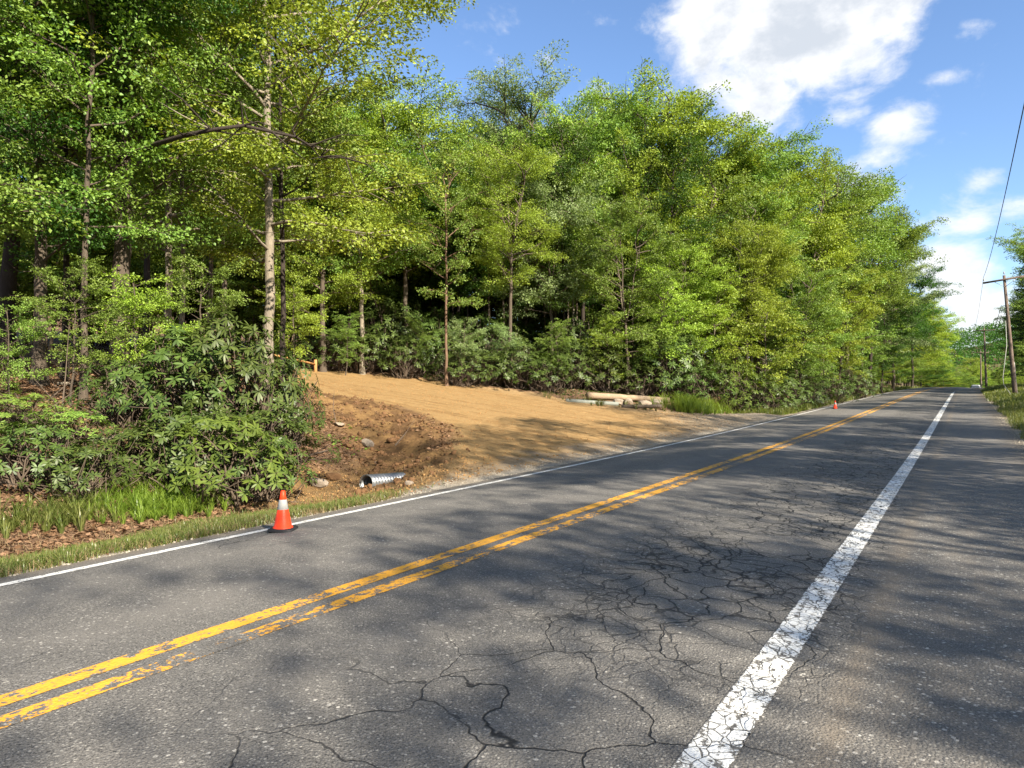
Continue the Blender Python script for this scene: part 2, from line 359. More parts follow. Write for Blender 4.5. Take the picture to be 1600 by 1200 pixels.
def mat_ground():
    m, q = newmat('ground_soil_and_litter')
    pos = q.n('ShaderNodeTexCoord').outputs['Object']
    A = lambda k: q.n('ShaderNodeAttribute', attribute_name=k).outputs['Fac']
    drive, loose, sand, grass, gravel = A('drive'), A('loose'), A('sand'), A('grass'), A('gravel')
    n1 = q.noise(pos, 1.2, 5, .6); n2 = q.noise(pos, 9, 5, .65); n3 = q.noise(pos, 45, 4, .7); n4 = q.noise(pos, 130, 2, .6)
    # forest floor: leaf litter
    vo = q.n('ShaderNodeTexVoronoi', {'Vector': q.v('ADD', pos, q.v('SCALE', q.noise(pos, 8, 2, col=True))), 'Scale': 17}); vc = q.n('ShaderNodeSeparateColor', {0: vo.outputs['Color']})
    lit = q.mix(vc.outputs[0], (.05, .028, .016), (.20, .12, .07)); lit = q.mix(q.step(vc.outputs[1], .75, .95), lit, (.30, .20, .13))
    lit = q.mix(q.step(n2, .35, .5, .8, 0), lit, (.018, .012, .008))
    # graded clay-sand of the driveway
    dr = q.mix(n1, (.235, .138, .050), (.325, .21, .092)); dr = q.mix(q.step(n2, .3, .8, .0, .6), dr, (.36, .255, .13))
    trk = q.noise(q.v('MULTIPLY', pos, (.35, 2.6, 1)), 1.6, 5, .6, .6)
    dr = q.mix(q.step(trk, .48, .66, 0, .6), dr, (.17, .10, .04))
    dr = q.mix(q.step(n3, .58, .72, 0, .6), dr, (.22, .12, .05)); dr = q.mix(q.step(n4, .62, .75, 0, .6), dr, (.70, .52, .32))
    sp = q.n('ShaderNodeSeparateXYZ', {0: pos}); uu = q.m('SUBTRACT', -7.45, sp.outputs[0])
    wob = q.m('MULTIPLY', q.noise(pos, .3, 2), 1.6)
    for y0, k, a in ((16.2, .010, .34), (18.0, .010, .34), (21.5, -.006, .28), (23.2, -.006, .28), (25.0, .016, .22), (19.6, -.015, .2), (14.6, .02, .26)):
        yc = q.m('ADD', q.m('MULTIPLY', q.m('MULTIPLY', uu, uu), k), y0)
        dd = q.m('ABSOLUTE', q.m('SUBTRACT', q.m('ADD', sp.outputs[1], wob), q.m('ADD', yc, .8)))
        tread = q.m('MULTIPLY', q.step(dd, .20, .10), q.step(q.noise(q.v('MULTIPLY', pos, (1, 1, 1)), 5, 3), .38, .6))
        dr = q.mix(q.m('MULTIPLY', tread, a*1.7), dr, (.17, .09, .035))
    lo = q.mix(n2, (.085, .048, .024), (.22, .13, .062)); lo = q.mix(q.step(n1, .42, .62, 0, .85), lo, (.33, .20, .085)); lo = q.mix(q.step(n3, .6, .75, 0, .6), lo, (.05, .025, .014))
    gr = q.mix(n2, (.17, .15, .12), (.34, .30, .24)); gr = q.mix(q.step(n4, .5, .7), gr, (.46, .42, .36)); gr = q.mix(q.step(n3, .6, .7, 0, .7), gr, (.09, .08, .07))
    gs = q.mix(n2, (.055, .05, .025), (.17, .13, .07)); gs = q.mix(q.step(n3, .5, .7), gs, (.05, .075, .02)); gs = q.mix(q.step(n1, .5, .62, 0, .7), gs, (.26, .18, .10))
    c = q.mix(grass, lit, gs); c = q.mix(sand, c, q.mix(q.step(n2, .3, .7), dr, lo)); c = q.mix(loose, c, lo)
    c = q.mix(drive, c, dr); c = q.mix(gravel, c, gr)
    h = q.m('ADD', q.m('ADD', q.m('MULTIPLY', n2, 1.2), n3), q.m('MULTIPLY', n4, .4))
    rgh = q.m('ADD', .35, q.m('ADD', q.m('MULTIPLY', loose, .8), q.m('MULTIPLY', sand, .3)))
    h = q.m('ADD', q.m('MULTIPLY', h, rgh), q.m('MULTIPLY', drive, q.m('MULTIPLY', n2, .5)))
    finish(q, c, .95, h, 1.0, .05, .1)
    return m

def mat_leaf(name, c1, c2, trans, tw=.45, gloss=.0, grough=.4):
    m, q = newmat(name)
    rnd = q.n('ShaderNodeObjectInfo').outputs['Random']
    t = q.n('ShaderNodeAttribute', attribute_name='tint').outputs['Fac']
    c = q.mix(t, c1, c2)
    c = q.n('ShaderNodeHueSaturation', {'Hue': q.m('ADD', .489, q.m('MULTIPLY', rnd, .026)), 'Saturation': 1.0,
            'Value': q.m('ADD', .85, q.m('MULTIPLY', rnd, .3)), 'Color': c}).outputs[0]
    tc = q.mix(1.0, c, trans, 'MULTIPLY')
    d = q.n('ShaderNodeBsdfDiffuse', {0: c}); tr = q.n('ShaderNodeBsdfTranslucent', {0: tc})
    mx = q.n('ShaderNodeMixShader', {0: tw, 1: d.outputs[0], 2: tr.outputs[0]}).outputs[0]
    if gloss:
        g = q.n('ShaderNodeBsdfGlossy', {'Color': (1, 1, 1, 1), 'Roughness': grough})
        mx = q.n('ShaderNodeMixShader', {0: gloss, 1: mx, 2: g.outputs[0]}).outputs[0]
    o = q.n('ShaderNodeOutputMaterial'); q.link(mx, o.inputs[0])
    return m
def mat_bark(name, c1, c2, sc=1.):
    m, q = newmat(name)
    p = q.n('ShaderNodeTexCoord').outputs['Object']
    a = q.noise(q.v('MULTIPLY', p, (14*sc, 14*sc, 2.6*sc)), 1.8, 8, .72, .8); b = q.noise(p, 1.1, 3)
    c = q.mix(a, c1, c2); c = q.mix(q.step(b, .5, .75, 0, .5), c, tuple(x*1.5 for x in c2))
    finish(q, c, .9, a, .9, .05, .1)
    return m

M = {}
M['asphalt'] = mat_asphalt(); M['shoulder'] = mat_asphalt(True)
M['white'] = mat_paint('white_road_paint', (.66, .67, .66), (.80, .80, .77), 'white')
M['thin'] = mat_paint('white_edge_paint', (.60, .60, .58), (.74, .73, .70), 'thin')
M['yellow'] = mat_paint('yellow_road_paint', (.64, .29, .022), (.76, .39, .045), 'yellow')
M['ground'] = mat_ground()
M['leaf_green'] = mat_leaf('leaf_fresh_green', (.090, .165, .028), (.255, .355, .065), (1.6, 1.55, .6), .30, .02, .5)
M['leaf_yellow'] = mat_leaf('leaf_yellow_green', (.140, .225, .025), (.36, .46, .060), (1.5, 1.4, .6), .30, .02, .5)
M['leaf_pale'] = mat_leaf('leaf_pale_green', (.145, .225, .075), (.34, .44, .18), (1.3, 1.35, .8), .34, .02, .5)
M['leaf_dark'] = mat_leaf('leaf_deep_green', (.03, .085, .012), (.075, .15, .02), (1.5, 1.5, .7), .35, .02, .5)
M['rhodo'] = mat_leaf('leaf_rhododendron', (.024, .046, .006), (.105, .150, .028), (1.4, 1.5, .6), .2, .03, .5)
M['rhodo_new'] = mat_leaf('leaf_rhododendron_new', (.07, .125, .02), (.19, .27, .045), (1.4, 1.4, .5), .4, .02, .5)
M['needle'] = mat_leaf('needles_dark', (.025, .05, .02), (.06, .095, .035), (1.2, 1.3, .8), .25, .02)
M['grass'] = mat_leaf('grass_blades', (.075, .12, .02), (.22, .22, .07), (1.4, 1.4, .6), .4, .03)
M['grass_bright'] = mat_leaf('grass_fresh', (.11, .17, .02), (.25, .31, .05), (1.4, 1.4, .5), .45, .03)
M['straw'] = mat_leaf('dry_grass', (.20, .15, .08), (.36, .28, .16), (1.2, 1.1, .9), .3)
M['litter'] = mat_leaf('fallen_leaves', (.11, .06, .03), (.33, .21, .13), (1.2, 1, .8), .2)
M['bark_grey'] = mat_bark('bark_grey_brown', (.055, .042, .032), (.16, .13, .10))
M['bark_pale'] = mat_bark('bark_pale_grey', (.12, .10, .075), (.36, .31, .24))
M['bark_dark'] = mat_bark('bark_dark', (.025, .02, .017), (.075, .06, .05))
M['bark_red'] = mat_bark('bark_reddish', (.09, .055, .035), (.24, .16, .11))
M['twig'] = simple('twig_wood', (.10, .075, .055), .9, .4, 12)

# ------------------------------------------------------------------ the setting: ground, road, markings
def grid_axis(segs):
    out = []
    for a, b, s0, s1 in segs:
        x = a
        while x < b-1e-6:
            out.append(x); f = (x-a)/(b-a); x += s0*(1-f)+s1*f
    return out
def build_ground():
    ux = np.array(grid_axis([(0, .6, .06, .06), (.6, 10, .075, .075), (10, 24, .09, .3), (24, 80, .35, 5), (80, 320, 8, 30)])+[320])
    yy = np.array(grid_axis([(-60, 0, 4, .4), (0, 2.5, .3, .09), (2.5, 22, .075, .085), (22, 42, .1, .2), (42, 100, .25, 1.2), (100, 420, 1.4, 12)])+[420])
    U, Y = np.meshgrid(ux, yy, indexing='ij'); X = -7.45-U+shift(Y)
    u, nb, fb, drive, loose, sand = masks(X, Y)
    Z = tz(X, Y); Z[0] = prof(Y[0])-.075
    nz = fbm(X*1.5, Y*1.5, 3, 71)
    gravel = (1-sstep(u+nz*.7-.35, .15, .6))*sstep(Y, -5, 5)
    gravel = np.maximum(gravel, drive*(1-sstep(u+nz*1.6-.8, .4, 1.6))*.55)
    gravel = np.maximum(gravel, drive*np.maximum(sstep(Y, 27, 36)*.8, .6*sstep(Y-u*1.4, 20, 28)*(1-sstep(u+nz*2, 3, 6))))
    grass = (1-sstep(u+nz*1.5-.75, 2.4, 3.2))*(1-sand)
    grass = np.where((Y > 36), np.maximum(1-sstep(u+nz*1.5, 2.8, 4.2), sstep(Y, 60, 80)), grass)
    nx, ny = U.shape
    idx = np.arange(nx*ny).reshape(nx, ny)
    q = np.stack([idx[:-1, :-1], idx[:-1, 1:], idx[1:, 1:], idx[1:, :-1]], -1).reshape(-1, 4)
    V = np.stack([X.ravel(), Y.ravel(), Z.ravel()], 1)
    att = dict(drive=drive.ravel(), loose=loose.ravel(), sand=sand.ravel(), grass=grass.ravel(), gravel=gravel.ravel())
    dv = np.maximum(drive, np.maximum(loose, sand)).ravel()[q].mean(1)
    isd = dv > .5
    isv = (~isd) & (u.ravel()[q].mean(1) < np.where(V[q[:, 0], 1] > 36, 3.4, 2.7)) & (u.ravel()[q].mean(1) >= 0)
    isf = ~(isd | isv)
    for nm, sel in (('dirt_driveway', isd), ('verge', isv), ('forest_floor', isf)):
        f = q[sel]; used, inv = np.unique(f, return_inverse=True)
        o = mesh_obj(nm, V[used], inv.reshape(-1, 4).astype(np.int32), M['ground'], smooth=True, attrs={k: a[used] for k, a in att.items()})
        o['kind'] = 'structure'
    # right hand side
    vx = np.array(grid_axis([(0, 4, .1, .25), (4, 30, .4, 3), (30, 320, 5, 40)])+[320])
    yy = np.array(grid_axis([(-60, 8, 4, .5), (8, 60, .2, .6), (60, 200, .8, 4), (200, 420, 5, 12)])+[420])
    U, Y = np.meshgrid(vx, yy, indexing='ij'); X = 1.45+U+shift(Y)
    Z = tz(X, Y); Z[0] = prof(Y[0])-.01
    nx, ny = U.shape; idx = np.arange(nx*ny).reshape(nx, ny)
    q = np.stack([idx[:-1, :-1], idx[1:, :-1], idx[1:, 1:], idx[:-1, 1:]], -1).reshape(-1, 4)
    z0 = np.zeros(U.size); nz = fbm(X*2, Y*2, 3, 72)
    g = (1-sstep(U, 4, 7)).ravel(); gv = (1-sstep(U+nz-.5, .0, .35)).ravel()
    o = mesh_obj('right_verge', np.stack([X.ravel(), Y.ravel(), Z.ravel()], 1), q, M['ground'], smooth=True,
                 attrs=dict(drive=z0, loose=z0, sand=z0, grass=g, gravel=gv*.8))
    o['kind'] = 'structure'
build_ground()
def plane_beyond():
    # distant land past the modelled strip, reaching the horizon
    n = 24; th = np.arange(n)*2*np.pi/n; V = [(0, 0, -12.)]
    for r in (600, 5000): V += [(r*math.cos(a), r*math.sin(a), -12.) for a in th]
    t = [(0, 1+i, 1+(i+1) % n) for i in range(n)]; q_ = [(1+i, 1+n+i, 1+n+(i+1) % n, 1+(i+1) % n) for i in range(n)]
    z = np.zeros(len(V))
    o = mesh_obj('distant_ground', np.array(V), [np.array(q_), np.array(t)], M['ground'], attrs=dict(drive=z, loose=z, sand=z, grass=z+1, gravel=z)); o['kind'] = 'structure'
plane_beyond()
def strip(name, xs, y0, y1, mat, dz=0, jag=0, zf=None):
    yy = np.array([y for y in grid_axis([(-60, 0, 3, .5), (0, 30, .25, .5), (30, 200, .6, 3), (200, 420, 4, 10)]) if y0 <= y <= y1])
    xs = np.array(xs, float)
    Xr, Y = np.meshgrid(xs, yy, indexing='ij'); Xr = Xr.copy()
    if jag:
        Xr[0] += (noise2(yy*9, yy*0, 3)-.5)*jag; Xr[-1] += (noise2(yy*9, yy*0+5, 4)-.5)*jag
    road = np.clip(.10*(1-((Xr+4.0)/3.05)**2), -.07, .1)
    Z = prof(Y)+np.where(Xr > -1, -.0, road)+dz
    X = Xr+shift(Y); nx, ny = X.shape; idx = np.arange(nx*ny).reshape(nx, ny)
    q = np.stack([idx[:-1, :-1], idx[1:, :-1], idx[1:, 1:], idx[:-1, 1:]], -1).reshape(-1, 4)
    o = mesh_obj(name, np.stack([X.ravel(), Y.ravel(), Z.ravel()], 1), q, mat, smooth=True); o['kind'] = 'structure'
    return o
strip('road', [-7.45, -7.2, -6.5, -5.8, -5, -4.5, -4, -3.5, -3, -2.3, -1.7, -1.2, -.93], -60, 420, M['asphalt'])
strip('shoulder', [-.93, -.5, .3, 1, 1.45], -60, 420, M['shoulder'], dz=-.0)
strip('edge_line', [-1.12, -1.0, -.9], -60, 400, M['white'], .004, .006)
strip('edge_line', [-7.13, -7.0], -60, 400, M['thin'], .004, .008)
strip('centre_line', [-4.03, -3.875], -60, 400, M['yellow'], .004, .008)
strip('centre_line', [-4.30, -4.145], -60, 400, M['yellow'], .004, .008)

# ------------------------------------------------------------------ foliage geometry
def leaves_mesh(P, d, n, L, width=.34, fold=.12, rng=None, six=False, droop=.1):
    """one folded blade per row; P base, d direction, n normal, L length"""
    L = np.asarray(L)[:, None]
    d = d/np.linalg.norm(d, axis=1)[:, None]
    s = np.cross(d, n); s /= np.linalg.norm(s, axis=1)[:, None]+1e-9; n = np.cross(s, d)
    N = len(P)
    if not six:
        V = np.stack([P, P+.5*L*d+width*L*s+fold*L*n, P+L*d-droop*L*n, P+.5*L*d-width*L*s+fold*L*n], 1).reshape(-1, 3)
        b = np.arange(N)[:, None]*4
        T = np.concatenate([b+np.array([[0, 1, 2]]), b+np.array([[0, 2, 3]])], 1).reshape(-1, 3)
        k = 4
    else:
        V = np.stack([P, P+.3*L*d+width*.8*L*s, P+.7*L*d+width*L*s-droop*.5*L*n, P+L*d-droop*1.4*L*n,
                      P+.7*L*d-width*L*s-droop*.5*L*n, P+.3*L*d-width*.8*L*s], 1).reshape(-1, 3)
        b = np.arange(N)[:, None]*6
        T = np.concatenate([b+np.array([[0, 1, 5]]), b+np.array([[1, 4, 5]]), b+np.array([[1, 2, 4]]), b+np.array([[2, 3, 4]])], 1).reshape(-1, 3)
        k = 6
    tint = np.repeat(rng.random(N)*.7+rng.random(N)*.3, k)
    return V, T.astype(np.int32), tint

def unit(v): return v/(np.linalg.norm(v)+1e-9)
def gen_tree(seed, H, hb, Rad, nl, leaf, nleaf, trunk_r, spread=.55, top_up=1.1, low_up=.25, flat=.35, spray=.42, limb_r=.3, gap=.15, peak=.45, bark_k=9, wander=.13, sec=2.2, fork=None, nlead=3):
    rng = np.random.default_rng(seed)
    tb = MB()
    fork = rng.uniform(.42, .58) if fork is None else fork
    hs = np.linspace(0, H*(fork if fork else .9), 14)
    wx = np.cumsum(rng.normal(0, wander, 14))*.35; wy = np.cumsum(rng.normal(0, wander, 14))*.35
    wx -= wx[0]; wy -= wy[0]
    P = np.stack([wx, wy, hs], 1)
    rr = trunk_r*(1-hs/H)**.75+.015; rr[0] *= 1.45; rr[1] *= 1.03
    P = np.vstack([[P[0]-[0, 0, .5]], P]); rr = np.concatenate([[trunk_r*1.7], rr])
    tb.tube(P, rr, bark_k)
    leads = []
    if fork:
        a0 = rng.random()*6.28
        for k in range(nlead):
            an = a0+k*6.283/nlead+rng.normal(0, .3); out = Rad*rng.uniform(.18, .38); top = H*rng.uniform(.76, .87)
            t = np.linspace(0, 1, 9)
            L_ = np.stack([P[-1, 0]+math.cos(an)*out*t**.75+rng.normal(0, .12, 9)*t, P[-1, 1]+math.sin(an)*out*t**.75+rng.normal(0, .12, 9)*t, P[-1, 2]+(top-P[-1, 2])*t], 1)
            tb.tube(L_, rr[-1]*.72*(1-t*.85)+.012, 6); leads.append((L_, an))
    cent = []; outd = []; size = []
    def trunk_at(h): return np.array([np.interp(h, P[:, 2], P[:, 0]), np.interp(h, P[:, 2], P[:, 1]), h])
    for i in range(nl):
        f = (i+rng.random())/nl; h = hb+(H*.87-hb)*f
        prof_ = (.62+.38*sstep(f, 0, peak))*math.sqrt(max(.16, 1-(max(0, f-peak)/(1.06-peak))**2))
        L = Rad*prof_*rng.uniform(.62, 1.2)
        if rng.random() < gap*.4: L *= .4
        a = i*2.399963+rng.normal(0, .35)
        up = low_up+(top_up-low_up)*f**1.5+rng.normal(0, .12)
        if leads and h > P[-1, 2]*1.02:
            L_, an = leads[i % len(leads)]; h = min(h, L_[-1, 2])
            p0 = np.array([np.interp(h, L_[:, 2], L_[:, 0]), np.interp(h, L_[:, 2], L_[:, 1]), h]); a = an+rng.normal(0, 1.4); L *= .9
        else: p0 = trunk_at(min(h, P[-1, 2]))
        dirv = np.array([math.cos(a), math.sin(a), up]); dirv = unit(dirv)
        m = 6; pts = [p0]; dcur = dirv.copy()
        for k in range(m):
            dcur = unit(dcur+rng.normal(0, .13, 3)+np.array([0, 0, .03 if k < 3 else -.06]))
            pts.append(pts[-1]+dcur*L/m)
        pts = np.array(pts)
        r0 = min(trunk_r*.5, .012+L*.016)*(.6+limb_r)
        tb.tube(pts, np.linspace(r0, .006, m+1), 5, False)
        ns = max(3, int(L*sec)+1)
        for s_ in range(ns+1):
            t = .28+.72*(s_+rng.random()*.6)/(ns+.6) if s_ < ns else 1.
            t = min(t, 1.); k = t*m; k0 = min(int(k), m-1); pb = pts[k0]+(pts[k0+1]-pts[k0])*(k-k0)
            dl = unit(pts[k0+1]-pts[k0]); side = unit(np.cross(dl, [0, 0, 1.]))*(1 if s_ % 2 else -1)
            Ls = (L*.42*(1.15-t*.6)+.25)*rng.uniform(.6, 1.25)
            ds = unit(dl*.7+side*rng.uniform(.5, 1.1)+np.array([0, 0, rng.normal(.08, .22)]))
            if s_ == ns: ds = dl
            p1 = pb+ds*Ls*.5+rng.normal(0, .04, 3); p2 = p1+unit(ds+rng.normal(0, .2, 3)+np.array([0, 0, -.12]))*Ls*.5
            tb.tube([pb, p1, p2], [r0*.32+.003, r0*.2+.003, .003], 3, False)
            if rng.random() < gap: continue
            nt = max(1, int(Ls/spray*1.5))
            for j in range(nt):
                tt = (j+.6)/nt; c = pb+(p2-pb)*tt if tt < 1 else p2
                c = c+rng.normal(0, spray*.32, 3)*[1, 1, .7]
                cent.append(c); outd.append(unit(ds+rng.normal(0, .35, 3))); size.append(spray*rng.uniform(.6, 1.25))
    cent = np.array(cent); outd = np.array(outd); size = np.array(size)
    K = len(cent); per = max(3, int(nleaf/K))
    cnt = np.clip((per*(size/spray)**2*rng.uniform(.6, 1.4, K)).astype(int), 3, None)
    ix = np.repeat(np.arange(K), cnt); N = len(ix)
    up = np.array([0, 0, 1.])+rng.normal(0, .38, (K, 3)); up /= np.linalg.norm(up, axis=1)[:, None]
    o = rng.normal(0, 1, (N, 3)); o /= np.linalg.norm(o, axis=1)[:, None]; o *= rng.random((N, 1))**.42
    o *= size[ix][:, None]
    nn = up[ix]; o -= nn*(np.sum(o*nn, 1)[:, None])*(1-flat)
    Pp = cent[ix]+o; Pp[:, 2] -= np.sum(o[:, :2]**2, 1)*.25/spray*.6
    d = outd[ix]*.5+o/size[ix][:, None]*.9+rng.normal(0, .35, (N, 3)); d[:, 2] -= .18
    n = nn+rng.normal(0, .55, (N, 3))
    V, T, tint = leaves_mesh(Pp, d, n, leaf*rng.uniform(.6, 1.3, N), .33, .08, rng)
    sp_t = rng.random(K); tint = np.clip(tint*.6+np.repeat(sp_t[ix], 4)*.4, 0, 1)
    return tb, V, T, tint, K, N

def gen_conifer(seed, H, Rad):
    rng = np.random.default_rng(seed); tb = MB()
    tb.tube([(0, 0, -.4), (0, 0, H*.5), (0, 0, H)], [.2, .12, .02], 8)
    P = []; D = []; Nn = []
    h = 1.2
    while h < H*.98:
        f = h/H; n = 6
        for j in range(n):
            a = rng.random()*6.283; L = Rad*(1-f)**.8*rng.uniform(.7, 1.15)+.15
            d = np.array([math.cos(a), math.sin(a), .12-.3*(1-f)]); p = np.array([0, 0, h])
            q_ = p+unit(d)*L; tb.tube([p, (p+q_)/2+[0, 0, .05], q_], [.03, .018, .004], 3, False)
            m = int(L*46)
            t = rng.uniform(.15, 1, m)[:, None]; side = np.array([-d[1], d[0], 0])
            w = rng.normal(0, 1, (m, 1))*.26*L*(1.1-t)
            pp = p+(q_-p)*t+side*w+rng.normal(0, .05, (m, 3)); pp[:, 2] -= abs(w[:, 0])*.3
            P.append(pp); D.append(unit(d)*.6+side*np.sign(w)*.7+rng.normal(0, .25, (m, 3))+[0, 0, -.1]); Nn.append(np.array([[0, 0, 1.]])+rng.normal(0, .35, (m, 3)))
        h += .32*(1.1-f*.4)
    P = np.concatenate(P); D = np.concatenate(D); Nn = np.concatenate(Nn)
    V, T, tint = leaves_mesh(P, D, Nn, rng.uniform(.12, .28, len(P)), .14, .02, rng)
    return tb, V, T, tint, 0, len(P)

PROTO = {}
def proto(key, gen, bark, leafmat, kindname):
    tb, V, T, tint, K, N = gen
    root = empty(kindname); 
    tr = tb.build('trunk', M[bark], root, True)
    cr = mesh_obj('crown', V, T, M[leafmat], root, attrs={'tint': tint})
    PROTO[key] = root
    print('tree', key, 'sprays', K, 'leaves', N)
FIRST = set()
def plant(key, name, x, y, sc=1., rz=None, leafmat=None, bark=None, label=None, cat='tree', group=None, z=None, sz=None, lean=None):
    p = PROTO[key]
    if key in FIRST: r = copy_tree(p)
    else: FIRST.add(key); r = p
    r.name = name
    r.location = (x, y, tz1(x, y) if z is None else z)
    r.rotation_euler = (lean[0] if lean else 0, lean[1] if lean else 0, rz if rz is not None else random.random()*6.283)
    r.scale = (sc, sc, sz or sc)
    for ch in r.children:
        want = leafmat if ch.name.startswith(('crown', 'leaves')) else bark if ch.name.startswith(('trunk', 'stem')) else None
        if want:
            ch.material_slots[0].link = 'OBJECT'; ch.material_slots[0].material = M[want]
        elif key in FIRST:
            pass
    tag(r, label, cat, group)
    return r

random.seed(7)
proto('big0', gen_tree(1, 21, 3.4, 5.6, 46, .115, 66000, .19, peak=.42, spray=.5, gap=.2), 'bark_grey', 'leaf_green', 'tree')
proto('big1', gen_tree(2, 20, 4.4, 5.6, 46, .11, 64000, .14, peak=.4, spray=.5, gap=.22, low_up=.1, fork=.7), 'bark_pale', 'leaf_green', 'tree')
proto('big2', gen_tree(3, 22, 4.2, 5.2, 40, .115, 50000, .27, peak=.4, spray=.5, gap=.25, top_up=1.3), 'bark_grey', 'leaf_green', 'tree')
proto('mid0', gen_tree(11, 19, 5.6, 5.2, 56, .145, 56000, .15, peak=.55, spray=.66, gap=.26, flat=.28, top_up=.75), 'bark_grey', 'leaf_green', 'tree')
proto('mid1', gen_tree(12, 20, 6.8, 5.6, 54, .15, 56000, .17, peak=.55, spray=.70, gap=.30, flat=.28, top_up=.8, nlead=4), 'bark_grey', 'leaf_green', 'tree')
proto('mid2', gen_tree(13, 18, 3.2, 4.8, 52, .145, 50000, .13, peak=.45, spray=.62, gap=.26, flat=.28, low_up=.3, top_up=.9, fork=.35), 'bark_grey', 'leaf_green', 'tree')
proto('mid3', gen_tree(14, 21, 7.8, 4.8, 48, .115, 64000, .16, peak=.6, spray=.62, gap=.22, top_up=1.0, low_up=.5, nlead=4), 'bark_grey', 'leaf_pale', 'tree')
proto('sap0', gen_tree(21, 6.5, 1.4, 2.4, 22, .11, 9500, .04, peak=.4, spray=.38, gap=.15, flat=.16, low_up=.1, top_up=.6, fork=0), 'bark_grey', 'leaf_green', 'sapling')
proto('sap1', gen_tree(22, 9, 2.0, 2.9, 28, .11, 14000, .055, peak=.45, spray=.4, gap=.2, flat=.16, low_up=.1, top_up=.7, fork=.7), 'bark_grey', 'leaf_green', 'sapling')
proto('thin0', gen_tree(31, 17, 5.0, 3.6, 26, .12, 17000, .085, peak=.5, spray=.45, gap=.3, fork=.7), 'bark_grey', 'leaf_green', 'tree')
proto('shade0', gen_tree(32, 20, 5.5, 4.6, 20, .2, 9000, .13, peak=.5, spray=1.0, gap=.42, limb_r=.0, sec=1.2), 'bark_grey', 'leaf_green', 'tree')
proto('shade1', gen_tree(33, 20, 4.5, 5.2, 22, .2, 11000, .13, peak=.45, spray=1.1, gap=.42, limb_r=.0, sec=1.2), 'bark_grey', 'leaf_green', 'tree')
proto('conifer', gen_conifer(41, 15, 3.1), 'bark_dark', 'needle', 'conifer')

